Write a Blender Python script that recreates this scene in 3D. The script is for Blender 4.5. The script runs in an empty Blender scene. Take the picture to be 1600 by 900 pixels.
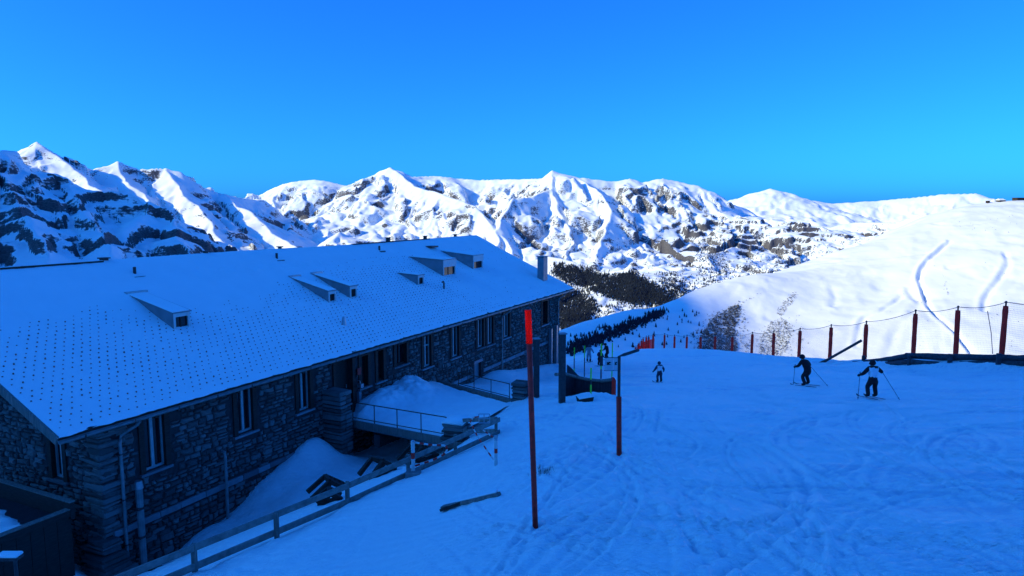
import bpy, bmesh, math, random
import numpy as np
from mathutils import Vector, Matrix

# ------------------------------------------------------------------ camera, sky, sun, exposure
SC = bpy.context.scene
COL = SC.collection
R = math.radians
F_PX, PITCH = 1066.67, math.atan(123 / 1066.67)
cam = bpy.data.cameras.new('camera'); camo = bpy.data.objects.new('camera', cam); COL.objects.link(camo)
cam.sensor_width = 36; cam.lens = 36 * F_PX / 1600
cam.clip_start = 0.1; cam.clip_end = 60000
camo.location = (0, 0, 0); camo.rotation_euler = (math.pi / 2 - PITCH, 0, 0)
SC.camera = camo

SUN_EL, SUN_AZ = R(25), R(108)            # azimuth measured from +Y towards -X
SUNV = Vector((-math.sin(SUN_AZ) * math.cos(SUN_EL), math.cos(SUN_AZ) * math.cos(SUN_EL), math.sin(SUN_EL)))
world = bpy.data.worlds.new('World'); SC.world = world; world.use_nodes = True
wn = world.node_tree.nodes; wl = world.node_tree.links; wn.clear()
sky = wn.new('ShaderNodeTexSky'); sky.sky_type = 'NISHITA'; sky.sun_disc = False
sky.sun_elevation = SUN_EL; sky.sun_rotation = -SUN_AZ
sky.altitude = 2300; sky.air_density = 0.95; sky.dust_density = 8.0; sky.ozone_density = 3.0
tint = wn.new('ShaderNodeMix'); tint.data_type = 'RGBA'; tint.blend_type = 'MULTIPLY'; tint.inputs[0].default_value = 1
tint.inputs[7].default_value = (0.042, 0.36, 1.0, 1)
bg = wn.new('ShaderNodeBackground'); bg.inputs[1].default_value = 0.15
wo = wn.new('ShaderNodeOutputWorld')
wl.new(sky.outputs[0], tint.inputs[6]); wl.new(tint.outputs[2], bg.inputs[0]); wl.new(bg.outputs[0], wo.inputs[0])
sl = bpy.data.lights.new('sun', 'SUN'); sl.energy = 2.15; sl.angle = R(0.53); sl.color = (1.0, 0.88, 0.46)
slo = bpy.data.objects.new('sun', sl); COL.objects.link(slo)
slo.rotation_euler = (-SUNV).to_track_quat('-Z', 'Y').to_euler()
slo.location = (0, 0, 200)
SC.view_settings.view_transform = 'Standard'; SC.view_settings.look = 'None'
SC.view_settings.exposure = 1.2; SC.view_settings.gamma = 1; SC.view_settings.use_curve_mapping = False
SC.cycles.max_bounces = 6; SC.cycles.diffuse_bounces = 3; SC.cycles.sample_clamp_indirect = 8

# ------------------------------------------------------------------ helpers
rng = np.random.default_rng(7); random.seed(7)
CP, SP = math.cos(PITCH), math.sin(PITCH)
def ray(px, py):
    x, y = px - 800, 450 - py
    return np.array([x, y * SP + F_PX * CP, y * CP - F_PX * SP])
def at(px, py, Y):
    r = ray(px, py); return r * (Y / r[1])

def _hash(ix, iy, seed):
    h = (ix.astype(np.int64) * 374761393 + iy.astype(np.int64) * 668265263 + seed * 982451653) & 0xffffffff
    h = ((h ^ (h >> 13)) * 1274126177) & 0xffffffff
    return (h ^ (h >> 16)) & 0xffff
def perlin(x, y, seed=0):
    x = np.asarray(x, float); y = np.asarray(y, float)
    x, y = np.broadcast_arrays(x, y)
    ix, iy = np.floor(x), np.floor(y); fx, fy = x - ix, y - iy
    def g(dx, dy):
        a = _hash(ix + dx, iy + dy, seed) * (2 * math.pi / 65536)
        return np.cos(a) * (fx - dx) + np.sin(a) * (fy - dy)
    w = lambda t: t * t * t * (t * (t * 6 - 15) + 10)
    u, v = w(fx), w(fy)
    return 1.5 * ((g(0, 0) * (1 - u) + g(1, 0) * u) * (1 - v) + (g(0, 1) * (1 - u) + g(1, 1) * u) * v)
def fbm(x, y, o=4, seed=0, gain=.5):
    s = 0; a = 1
    for i in range(o):
        s = s + a * perlin(x * 2 ** i, y * 2 ** i, seed + i); a *= gain
    return s
def ridged(x, y, o=4, seed=0, gain=.5):
    s = 0; a = 1
    for i in range(o):
        s = s + a * (1 - 2 * np.abs(perlin(x * 2 ** i, y * 2 ** i, seed + i))); a *= gain
    return s
def sstep(a, b, x):
    t = np.clip((x - a) / (b - a), 0, 1); return t * t * (3 - 2 * t)

def put(o, **k):
    for a, b in k.items(): o[a] = b
    return o
def link(o, parent=None):
    COL.objects.link(o)
    if parent is not None: o.parent = parent
    return o
def empty(name, loc=(0, 0, 0), rz=0, **k):
    o = bpy.data.objects.new(name, None); o.empty_display_size = .3
    o.location = loc; o.rotation_euler = (0, 0, rz)
    if 'label' in k: k.setdefault('kind', 'thing')
    return put(link(o), **k)

class MB:
    """collects faces for one mesh"""
    def __init__(s): s.v = []; s.f = []; s.m = []
    def add(s, vs, fs, mi=0):
        b = len(s.v); s.v += [tuple(p) for p in vs]
        s.f += [tuple(i + b for i in f) for f in fs]; s.m += [mi] * len(fs); return s
    def box(s, a, b, mi=0, jit=0):
        x0, y0, z0 = a; x1, y1, z1 = b
        p = [(x, y, z) for z in (z0, z1) for y in (y0, y1) for x in (x0, x1)]
        if jit: p = [tuple(c + random.uniform(-jit, jit) for c in q) for q in p]
        return s.add(p, [(0, 2, 3, 1), (4, 5, 7, 6), (0, 1, 5, 4), (2, 6, 7, 3), (0, 4, 6, 2), (1, 3, 7, 5)], mi)
    def bar(s, a, b, w, h, mi=0, up=(0, 0, 1)):
        a = Vector(a); b = Vector(b); d = (b - a).normalized(); up = Vector(up)
        x = d.cross(up)
        if x.length < 1e-4: x = d.cross(Vector((1, 0, 0)))
        x.normalize(); z = x.cross(d)
        p = [c + x * (i * w / 2) + z * (j * h / 2) for c in (a, b) for (i, j) in ((-1, -1), (1, -1), (1, 1), (-1, 1))]
        return s.add(p, [(0, 1, 2, 3)[::-1], (4, 5, 6, 7), (0, 1, 5, 4), (1, 2, 6, 5), (2, 3, 7, 6), (3, 0, 4, 7)], mi)
    def tube(s, pts, r, n=8, mi=0, caps=True):
        pts = [Vector(p) for p in pts]; k = len(pts)
        rr = r if isinstance(r, (list, tuple)) else [r] * k
        vs = []; ref = None
        for i, p in enumerate(pts):
            d = (pts[min(i + 1, k - 1)] - pts[max(i - 1, 0)]).normalized()
            if ref is None or abs(ref.dot(d)) > .95: ref = Vector((0, 0, 1)) if abs(d.z) < .9 else Vector((1, 0, 0))
            x = d.cross(ref).normalized(); y = d.cross(x)
            vs += [p + (x * math.cos(2 * math.pi * j / n) + y * math.sin(2 * math.pi * j / n)) * rr[i] for j in range(n)]
        fs = [(i * n + j, i * n + (j + 1) % n, (i + 1) * n + (j + 1) % n, (i + 1) * n + j) for i in range(k - 1) for j in range(n)]
        if caps: fs += [tuple(range(n))[::-1], tuple(range((k - 1) * n, k * n))]
        return s.add(vs, fs, mi)
    def build(s, name, mat, parent=None, smooth=False, bevel=0, **k):
        me = bpy.data.meshes.new(name); me.from_pydata(s.v, [], s.f)
        for m in (mat if isinstance(mat, (list, tuple)) else [mat]): me.materials.append(m)
        if isinstance(mat, (list, tuple)): me.polygons.foreach_set('material_index', s.m)
        bm = bmesh.new(); bm.from_mesh(me); bmesh.ops.recalc_face_normals(bm, faces=bm.faces)
        if bevel: bmesh.ops.bevel(bm, geom=[e for e in bm.edges], offset=bevel, segments=1, affect='EDGES', clamp_overlap=True)
        bm.to_mesh(me); bm.free()
        if smooth: me.polygons.foreach_set('use_smooth', [True] * len(me.polygons))
        o = bpy.data.objects.new(name, me); link(o, parent); return put(o, **k)

def np_mesh(name, V, Fq, mat, parent=None, smooth=True, attrs=None, **k):
    """V (n,3), Fq (m,3 or 4) numpy arrays"""
    me = bpy.data.meshes.new(name); n, m, c = len(V), len(Fq), Fq.shape[1]
    me.vertices.add(n); me.vertices.foreach_set('co', np.ascontiguousarray(V, dtype=np.float32).ravel())
    me.loops.add(m * c); me.loops.foreach_set('vertex_index', np.ascontiguousarray(Fq, dtype=np.int32).ravel())
    me.polygons.add(m); me.polygons.foreach_set('loop_start', np.arange(0, m * c, c, dtype=np.int32))
    if smooth: me.polygons.foreach_set('use_smooth', np.ones(m, dtype=bool))
    me.update(calc_edges=True)
    for a, d in (attrs or {}).items():
        at_ = me.attributes.new(a, 'FLOAT', 'POINT'); at_.data.foreach_set('value', d.astype(np.float32).ravel())
    me.materials.append(mat)
    o = bpy.data.objects.new(name, me); link(o, parent); return put(o, **k)
def grid_faces(r, c):
    i = np.arange(r * c).reshape(r, c)
    return np.stack([i[:-1, :-1], i[:-1, 1:], i[1:, 1:], i[1:, :-1]], -1).reshape(-1, 4)

# ------------------------------------------------------------------ materials
def mat(name, col, rough=.7, var=.25, scale=3.0, bump=0.0, bscale=20, spec=.3, metal=0, col2=None, island=False, stretch=None):
    m = bpy.data.materials.new(name); m.use_nodes = True; nt = m.node_tree; N = nt.nodes; L = nt.links
    b = N['Principled BSDF']; b.inputs['Roughness'].default_value = rough; b.inputs['Specular IOR Level'].default_value = spec
    b.inputs['Metallic'].default_value = metal
    tc = N.new('ShaderNodeTexCoord'); src = tc.outputs['Object']
    if stretch:
        mp = N.new('ShaderNodeMapping'); mp.inputs['Scale'].default_value = stretch; L.new(src, mp.inputs[0]); src = mp.outputs[0]
    nz = N.new('ShaderNodeTexNoise'); nz.inputs['Scale'].default_value = scale; nz.inputs['Detail'].default_value = 6
    L.new(src, nz.inputs['Vector'])
    rp = N.new('ShaderNodeValToRGB')
    c2 = col2 or tuple(c * (1 + var) for c in col)
    c1 = tuple(c * (1 - var) for c in col)
    rp.color_ramp.elements[0].position = .3; rp.color_ramp.elements[1].position = .7
    rp.color_ramp.elements[0].color = (*c1, 1); rp.color_ramp.elements[1].color = (*c2, 1)
    fac = nz.outputs['Fac']
    if island:
        ge = N.new('ShaderNodeNewGeometry'); oi = N.new('ShaderNodeObjectInfo')
        ad = N.new('ShaderNodeMath'); ad.operation = 'ADD'; L.new(ge.outputs['Random Per Island'], ad.inputs[0]); L.new(oi.outputs['Random'], ad.inputs[1])
        fr = N.new('ShaderNodeMath'); fr.operation = 'FRACT'; L.new(ad.outputs[0], fr.inputs[0])
        mx = N.new('ShaderNodeMix'); mx.inputs[0].default_value = .45; L.new(fr.outputs[0], mx.inputs[2]); L.new(fac, mx.inputs[3])
        fac = mx.outputs[0]
    L.new(fac, rp.inputs[0]); L.new(rp.outputs[0], b.inputs['Base Color'])
    if bump:
        n2 = N.new('ShaderNodeTexNoise'); n2.inputs['Scale'].default_value = bscale; n2.inputs['Detail'].default_value = 5; L.new(src, n2.inputs['Vector'])
        bp = N.new('ShaderNodeBump'); bp.inputs['Strength'].default_value = bump; bp.inputs['Distance'].default_value = .02
        L.new(n2.outputs['Fac'], bp.inputs['Height']); L.new(bp.outputs[0], b.inputs['Normal'])
    return m

M = {}
M['stone'] = mat('stone', (.125, .12, .112), .85, .45, 4, .5, 22, island=True)
M['mortar'] = mat('mortar', (.045, .043, .042), .95, .3, 6, .6, 30)
M['quoin'] = mat('dressed_stone', (.21, .21, .215), .85, .35, 4, .5, 20, island=True)
M['wood_dark'] = mat('dark_wood', (.035, .026, .02), .7, .4, 5, .3, 30, stretch=(1, 1, 6))
M['wood'] = mat('weathered_wood', (.20, .175, .15), .75, .35, 4, .4, 25, stretch=(5, 5, .6))
M['wood_rail'] = mat('rail_wood', (.24, .215, .19), .7, .3, 6, .3, 30)
M['white_paint'] = mat('white_paint', (.62, .60, .56), .5, .08, 6)
M['casement'] = mat('greyed_white_paint', (.42, .41, .39), .55, .15, 6)
M['pane'] = mat('window_glass', (.012, .013, .015), .06, .2, 2, spec=.6)
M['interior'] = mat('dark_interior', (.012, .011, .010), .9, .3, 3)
M['sheet'] = mat('zinc_sheet', (.22, .22, .23), .45, .15, 3, spec=.5)
M['gutter'] = mat('gutter_metal', (.26, .25, .24), .45, .25, 4, spec=.5, metal=.3)
M['steel'] = mat('galvanised_steel', (.42, .42, .43), .35, .15, 8, metal=.7)
M['steel_dark'] = mat('dark_steel', (.06, .055, .055), .5, .3, 8, metal=.3)
M['rust'] = mat('rusty_iron', (.10, .05, .035), .75, .4, 9, .2, 40)
M['red_pole'] = mat('red_lacquer', (.80, .03, .02), .5, .3, 9)
M['red_pad'] = mat('red_padding', (.85, .055, .035), .7, .3, 5, .4, 12)
M['stud'] = mat('clay_stud', (.30, .10, .07), .8, .3, 6)
M['concrete'] = mat('concrete', (.22, .215, .21), .9, .2, 6, .4, 30)
M['black'] = mat('black_fabric', (.012, .012, .015), .8, .3, 8)
M['rubber'] = mat('dark_tarp', (.022, .022, .028), .6, .3, 6, .2, 20)
M['log'] = mat('frosted_log', (.05, .05, .06), .8, .5, 5, .5, 12)
M['net'] = mat('net_cord', (.30, .30, .32), .8, .1, 5)
M['green_pole'] = mat('neon_green_plastic', (.25, .80, .05), .5, .1, 5)
M['rock_needle'] = mat('conifer', (.010, .018, .030), .9, .4, .02, island=True)
M['shrub'] = mat('leafless_shrub', (.085, .085, .078), .9, .35, .05, island=True)
M['red_sign'] = mat('red_enamel', (.45, .03, .03), .5, .1, 5)
M['sign_white'] = mat('sign_white', (.55, .55, .56), .5, .1, 5)
M['skin'] = mat('skin', (.5, .3, .22), .6, .1, 5)
M['grass'] = mat('dry_grass', (.14, .11, .06), .9, .3, 8)
def boosted_red(name='boosted_fluorescent_red', col=(18.0, .02, .01, 1)):  # diffuse red above full reflectance paints in red light the shade lacks
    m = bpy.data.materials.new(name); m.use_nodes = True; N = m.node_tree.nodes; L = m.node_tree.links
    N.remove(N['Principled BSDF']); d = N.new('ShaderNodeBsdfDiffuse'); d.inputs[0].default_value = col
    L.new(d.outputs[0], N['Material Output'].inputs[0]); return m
M['boosted_fluo_red'] = boosted_red(); M['red_pad'] = boosted_red('boosted_red_padding', (1.5, .05, .035, 1)); M['red_net'] = boosted_red('boosted_red_net', (2.2, .07, .04, 1))  # padding and netting: plain red with extra light put into the colour

def snow_mat(name, bumps=((8, .35, .03),), base=(.91, .955, .91), rocky=False, var=.05, stretch=(1, 1, 1), rockcol=((.035, .03, .028), (.13, .115, .10)), nscale=.02, edge=.5, powder=False, soft=0):
    m = bpy.data.materials.new(name); m.use_nodes = True; nt = m.node_tree; N = nt.nodes; L = nt.links
    b = N['Principled BSDF']; b.inputs['Roughness'].default_value = .65; b.inputs['Specular IOR Level'].default_value = .25
    tc = N.new('ShaderNodeTexCoord'); mp = N.new('ShaderNodeMapping'); mp.inputs['Scale'].default_value = stretch
    L.new(tc.outputs['Object'], mp.inputs[0]); src = mp.outputs[0]
    n0 = N.new('ShaderNodeTexNoise'); n0.inputs['Scale'].default_value = bumps[0][0] * .35; n0.inputs['Detail'].default_value = 8; L.new(src, n0.inputs['Vector'])
    r0 = N.new('ShaderNodeValToRGB'); r0.color_ramp.elements[0].position = .35; r0.color_ramp.elements[1].position = .65
    r0.color_ramp.elements[0].color = (*[c * (1 - var) for c in base], 1); r0.color_ramp.elements[1].color = (*base, 1)
    L.new(n0.outputs['Fac'], r0.inputs[0]); colr = r0.outputs[0]
    prev = None
    for sc, st, dist in bumps:
        n = N.new('ShaderNodeTexNoise'); n.inputs['Scale'].default_value = sc; n.inputs['Detail'].default_value = 6; L.new(src, n.inputs['Vector'])
        bp = N.new('ShaderNodeBump'); bp.inputs['Strength'].default_value = st; bp.inputs['Distance'].default_value = dist
        L.new(n.outputs['Fac'], bp.inputs['Height'])
        if prev: L.new(prev, bp.inputs['Normal'])
        prev = bp.outputs[0]
    L.new(prev, b.inputs['Normal'])
    if rocky:
        a = N.new('ShaderNodeAttribute'); a.attribute_name = 'rock'
        n1 = N.new('ShaderNodeTexNoise'); n1.inputs['Scale'].default_value = nscale; n1.inputs['Detail'].default_value = 9; n1.inputs['Roughness'].default_value = .65
        mp2 = N.new('ShaderNodeMapping'); mp2.inputs['Scale'].default_value = (1, 1, 3.2); L.new(tc.outputs['Object'], mp2.inputs[0]); L.new(mp2.outputs[0], n1.inputs['Vector'])
        ma = N.new('ShaderNodeMath'); ma.operation = 'MULTIPLY_ADD'; L.new(n1.outputs['Fac'], ma.inputs[0]); ma.inputs[1].default_value = edge * 2; ma.inputs[2].default_value = -edge
        ad = N.new('ShaderNodeMath'); ad.operation = 'ADD'; L.new(ma.outputs[0], ad.inputs[0]); L.new(a.outputs['Fac'], ad.inputs[1])
        rm = N.new('ShaderNodeValToRGB'); rm.color_ramp.elements[0].position = .47 - soft; rm.color_ramp.elements[1].position = .56 + soft; L.new(ad.outputs[0], rm.inputs[0])
        n3 = N.new('ShaderNodeTexNoise'); n3.inputs['Scale'].default_value = nscale * 2.5; n3.inputs['Detail'].default_value = 8; L.new(mp2.outputs[0], n3.inputs['Vector'])
        rc = N.new('ShaderNodeValToRGB'); rc.color_ramp.elements[0].color = (*rockcol[0], 1); rc.color_ramp.elements[1].color = (*rockcol[1], 1)
        rc.color_ramp.elements[0].position = .3; rc.color_ramp.elements[1].position = .7; L.new(n3.outputs['Fac'], rc.inputs[0])
        mx = N.new('ShaderNodeMix'); mx.data_type = 'RGBA'; L.new(rm.outputs[0], mx.inputs[0]); L.new(colr, mx.inputs[6]); L.new(rc.outputs[0], mx.inputs[7])
        colr = mx.outputs[2]
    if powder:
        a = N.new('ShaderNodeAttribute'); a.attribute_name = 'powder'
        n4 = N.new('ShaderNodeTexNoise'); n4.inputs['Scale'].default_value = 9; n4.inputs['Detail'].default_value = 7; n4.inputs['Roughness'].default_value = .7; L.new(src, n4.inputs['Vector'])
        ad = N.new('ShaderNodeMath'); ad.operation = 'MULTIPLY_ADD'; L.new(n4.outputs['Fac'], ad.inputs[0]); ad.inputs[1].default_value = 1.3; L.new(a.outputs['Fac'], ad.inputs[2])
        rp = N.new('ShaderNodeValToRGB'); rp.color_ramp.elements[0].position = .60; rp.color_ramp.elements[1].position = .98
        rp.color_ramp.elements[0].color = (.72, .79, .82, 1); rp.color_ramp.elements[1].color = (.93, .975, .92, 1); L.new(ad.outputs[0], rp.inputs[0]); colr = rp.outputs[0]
    L.new(colr, b.inputs['Base Color']); return m
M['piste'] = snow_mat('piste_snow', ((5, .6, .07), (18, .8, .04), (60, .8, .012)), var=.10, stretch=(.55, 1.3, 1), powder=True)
M['snow'] = snow_mat('settled_snow', ((3, .4, .04), (25, .3, .01)), var=.03)
M['hill_snow'] = snow_mat('hill_snow', ((.015, .5, 6.0), (.08, .35, 1.0), (.4, .3, .2)), var=.03, rocky=True, nscale=.12, edge=.35, rockcol=((.05, .045, .035), (.13, .12, .09)))
M['far_snow'] = snow_mat('mountain_snow', ((.008, .3, 12), (.04, .3, 2)), var=.04, rocky=True, nscale=.045, edge=.8, rockcol=((.04, .039, .042), (.15, .142, .142)))
M['near_rock'] = snow_mat('shaded_mountain_snow', ((.006, .4, 14), (.03, .5, 4)), var=.04, rocky=True, nscale=.03, edge=.62, rockcol=((.04, .038, .04), (.13, .12, .115)), soft=.06)
# ------------------------------------------------------------------ terrain
def rbf(ctrl, c0=1.0):
    P = np.array(ctrl, float); xy = P[:, :2]; n = len(P)
    k = lambda d: np.sqrt(d * d + c0 * c0)
    D = np.linalg.norm(xy[:, None] - xy[None], axis=2)
    A = np.zeros((n + 3, n + 3)); A[:n, :n] = -k(D); A[:n, n] = 1; A[:n, n + 1:] = xy; A[n, :n] = 1; A[n + 1:, :n] = xy.T
    w = np.linalg.solve(A, np.r_[P[:, 2], 0, 0, 0])
    def f(x, y):
        x = np.asarray(x, float); y = np.asarray(y, float); s = w[n] + w[n + 1] * x + w[n + 2] * y
        for i in range(n): s = s - w[i] * np.sqrt((x - xy[i, 0]) ** 2 + (y - xy[i, 1]) ** 2 + c0 * c0)
        return s
    return f

plane = lambda Y: -(3.1 + .178 * Y)
FENCE = [(36.6, 38, -9.7), (36, 49.3, -10.76), (35.4, 53.5, -11.6), (34.7, 58, -12.6), (34.2, 65, -14.55), (33.9, 71.5, -16), (33.6, 78.5, -17.8), (33.5, 86, -19.2),
         (33.4, 93.5, -21), (33.1, 101, -22.6), (32.8, 108.5, -24), (32.3, 115, -25.2), (31.7, 122, -26.5), (31.2, 129, -27.7), (30.6, 135, -28.7), (29.8, 142, -30),
         (29.5, 145, -30.8), (29.5, 148, -31.6), (29.5, 151, -32.5), (29.6, 154, -33.5), (29.7, 157, -34.6), (29.9, 160, -35.7), (30.1, 163, -36.9), (30.3, 166, -38.1), (30.6, 169, -39.4), (30.9, 172, -40.7)]
ctrl = [(x, y, plane(y)) for x, y in [(.4, 10), (2.6, 16.1), (2, 28.2), (4.6, 30), (8.6, 39), (16, 36), (16, 30), (6.4, 8), (12, 8), (25, 20), (25, 40), (15, 60), (10, 80), (3, 6), (0, 4.5),
        (20, 10), (10, 20), (5, 12), (8, 50), (4, 43), (6, 54), (20, 75), (2.5, 21), (0.9, 14), (22, 55), (7, 66)]]
ctrl += FENCE
ctrl += [(28, 38, -10.0), (31, 47.5, -11.7), (31, 56, -13.3), (30, 65, -15.2), (24, 47, -11.5), (38, 28, -8.3), (40, 12, -5), (30, 3, -3.7), (0, -8, -2.2), (30, -8, -2), (-12, -6, -3.6), (60, 5, -5), (60, 30, -12)]
ctrl += [(50, 65, -22), (60, 100, -42), (90, 150, -75), (45, 120, -39), (100, 80, -48), (58, 50, -19), (120, 120, -72), (42, 150, -45), (150, 60, -50), (44, 80, -24)]
ctrl += [(22, 100, -21.0), (12, 100, -21.4), (18, 115, -24.6), (15, 140, -34), (10, 170, -50), (20, 190, -56), (0, 150, -44), (3, 100, -23.5), (-3, 120, -34)]
ctrl += [(-.53, 22, -7.5), (-2.96, 18.7, -7.5), (-5.5, 15.2, -7.65), (-6.75, 13.8, -7.7), (-7.9, 12.4, -7.7), (-1.2, 10, -5.35), (-3, 9, -6.0), (-5.4, 8, -6.6), (-8, 7, -7.1), (-2, 6, -4.6), (-2.4, 13, -6.4), (-1, 16.5, -6.5),
         (-9, 4, -6.4), (-20, 6, -8.5), (-25, -5, -8)]
ctrl += [(-8.5, 19, -9.6), (-9.4, 24.2, -10.2), (-10.2, 22.7, -10.9), (-11.5, 20, -11.2), (-12.2, 17.2, -10.2), (-13.5, 16, -9.7), (-9, 14.6, -8.7), (-11, 12.5, -8.8), (-15, 13, -9.2), (-15, 19, -10),
         (-8.0, 27.2, -9.95), (-7.2, 28.7, -10.6), (-5.5, 30, -10.8), (-4, 28, -10.5), (-5, 25, -10.0), (-6, 22, -9.4), (-4.2, 21.5, -8.6), (-3.3, 24.2, -9.4), (-2.4, 25.6, -9.2), (-3, 31, -10.3), (-1.6, 28, -9.2),
         (.2, 26.5, -7.9), (.4, 30, -8.45), (-.6, 24, -7.75), (-4.1, 35.6, -9.5), (-2.08, 39.3, -10.3), (1.33, 46.4, -11.3), (3.4, 50.6, -12.1), (1, 33, -9.0), (2.8, 41, -10.5), (-1, 34.5, -9.3)]
ctrl += [(-25, 30, -14), (-20, 50, -18), (-40, 40, -25), (0, 66, -17), (-10, 72, -22), (-30, 18, -12), (-60, 30, -34), (-60, 80, -50), (-25, 110, -48), (5, 56, -13.1)]
_near = rbf(ctrl, .8)
U = np.array([.4365, .8997]); U /= np.linalg.norm(U); NV = np.array([U[1], -U[0]])
E0 = at(90, 683, 1); E0 = E0 * (6 / -E0[2])
ROOF_L, HALF_W, RISE, OV = 38.2, 8.3, 3.8, .55
def local(x, y):
    dx, dy = x - E0[0], y - E0[1]; return dx * U[0] + dy * U[1], -(dx * NV[0] + dy * NV[1])
def world_pt(t, d, z): return np.array([E0[0] + U[0] * t - NV[0] * d, E0[1] + U[1] * t - NV[1] * d, z])

def near_h(x, y):
    x = np.asarray(x, float); y = np.asarray(y, float)
    z = _near(x, y)
    t, d = local(x, y)
    g = lambda t0, d0, st, sd, a: a * np.exp(-((t - t0) / st) ** 2 - ((d - d0) / sd) ** 2)
    z = z + g(10.1, .5, 1.0, .7, .5) + g(9.0, .3, 1.8, .8, .3) + .05 * fbm(x / .8, y / .8, 3, 55) * (y < 32) * (x < -3) + g(26.0, .3, 2.2, 1.3, .75) + g(29.5, .2, 2.6, 1.1, .45) + g(4.6, .2, .8, .9, .35) + g(.2, 1.0, .8, 1.0, .5) + g(34, -.2, 2.5, 1.6, .5)
    z = z + .35 * np.exp(-((x - 3.2) / 1.2) ** 2 - ((y - 27.5) / .9) ** 2)
    # roll of the groomed edge between the two marker poles
    z = z + .25 * np.exp(-(((x - 1.2) * .8 + (y - 17) * -.25) / 1.3) ** 2) * np.exp(-((y - 18) / 9) ** 2)
    return z
ARCS = []
for i in range(120):
    y = 7.5 * math.exp(random.random() * 2.4); x = random.uniform(-.05, .8) * (y + 3)
    r = random.uniform(3, 13); a = random.uniform(0, 6.28)
    ARCS.append((x, y, r, a, random.uniform(.5, 1.5), random.uniform(.03, .07) * (1 + y / 45), random.uniform(.006, .022)))
for i in range(46):        # long straight schuss tracks down the fall line and across
    y = 7 * math.exp(random.random() * 1.9); x = random.uniform(-.1, .85) * (y + 3); r = random.uniform(35, 120)
    ARCS.append((x, y, r, random.choice([0, math.pi]) + random.gauss(0, .45), random.uniform(.05, .16), random.uniform(.03, .07) * (1 + y / 45), random.uniform(.006, .02)))
def piste_detail(x, y, track=None):
    on = sstep(-3.5, .5, x - .05 * y)
    far = np.clip(y / 25, .6, 3)
    z = .06 * fbm(x / 3.2, y / 5.0, 2, 11) + .014 * fbm(x / .9, y / 1.1, 3, 21)
    z = z + on * (.022 * ridged(x / .5 + .6 * fbm(x / 3, y / 6, 2, 3), y / 3.5, 2, 31) + .020 * ridged((x * .25 + y) / .8, (x - .25 * y) / 5, 3, 41) * far * 1.0)
    z = z + .05 * sstep(.25, .8, fbm(x / 2.6 + 3, y / 1.2, 2, 61)) * on
    for cx, cy, r, a0, w, wd, dep in ARCS:
        ox, oy = cx - r * math.cos(a0), cy - r * math.sin(a0)
        dx, dy = x - ox, y - oy; rr = np.sqrt(dx * dx + dy * dy)
        ang = np.abs((np.arctan2(dy, dx) - a0 + np.pi) % (2 * np.pi) - np.pi)
        m = (ang < w) & (np.abs(rr - r) < wd * 7)
        if not m.any(): continue
        e = rr[m] - r; fade = np.clip((w - ang[m]) / w * 3, 0, 1) * on[m]
        k = lambda c, s: np.exp(-((e - c) / s) ** 2)
        prof_ = fade * dep * 1.3 * (-1.3 * k(0, wd) + 1.6 * k(wd * 1.9, wd * 1.0) - 1.0 * k(-wd * 4, wd * .8) + .9 * k(-wd * 2.6, wd * .7)); z[m] += prof_
        if track is not None: track[m] += prof_
    # groomer corduroy on the bank beside the railing
    bank = sstep(1.0, -1.5, x - .02 * y) * sstep(24, 18, y) * sstep(6, 9, y)
    q = (x * .78 - y * .62)
    z = z + bank * .012 * np.sin((x * .62 + y * .78) * 18) * sstep(.3, .9, np.abs(np.sin(q * .9 + .4 * fbm(x, y, 2, 9))))
    return z

class Fan:
    """height field on a grid whose columns spread with distance"""
    def __init__(s, rows, cols, wid, h):
        s.r, s.c, s.wid = rows, cols, wid
        Y, S = np.meshgrid(rows, cols, indexing='ij'); s.Y = Y; s.X = S * wid(Y); s.Z = h(s.X, s.Y)
    def z(s, x, y):
        x = np.asarray(x, float); y = np.asarray(y, float)
        j = np.clip(np.interp(y, s.r, np.arange(len(s.r))), 0, len(s.r) - 1.001); i = np.clip(np.interp(x / s.wid(y), s.c, np.arange(len(s.c))), 0, len(s.c) - 1.001)
        a, b = j.astype(int), i.astype(int); fa, fb = j - a, i - b; Z = s.Z
        return (Z[a, b] * (1 - fb) + Z[a, b + 1] * fb) * (1 - fa) + (Z[a + 1, b] * (1 - fb) + Z[a + 1, b + 1] * fb) * fa
    def mesh(s, name, m, attrs=None, **k):
        V = np.stack([s.X, s.Y, s.Z], -1).reshape(-1, 3)
        return np_mesh(name, V, grid_faces(*s.X.shape), m, attrs=attrs, **k)
    def hit(s, px, py, y0, y1, n=900):
        px = np.atleast_1d(px).astype(float); py = np.atleast_1d(py).astype(float)
        rx, ryy = px - 800, 450 - py; ry = ryy * SP + F_PX * CP; rz = ryy * CP - F_PX * SP
        Ys = np.geomspace(y0, y1, n); out = np.full((len(px), 3), np.nan)
        done = np.zeros(len(px), bool)
        for Y in Ys:
            x = rx / ry * Y; z = rz / ry * Y; b = (~done) & (s.z(x, np.full_like(x, Y)) > z)
            if b.any(): out[b] = np.stack([x, np.full_like(x, Y), z], -1)[b]; done |= b
        return out
def slope_of(fan):
    """unit normal z and x,y of the grid"""
    P = np.stack([fan.X, fan.Y, fan.Z], -1)
    a = np.gradient(P, axis=0); b = np.gradient(P, axis=1); n = np.cross(b, a); n /= np.linalg.norm(n, axis=2, keepdims=True) + 1e-9
    return n

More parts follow.
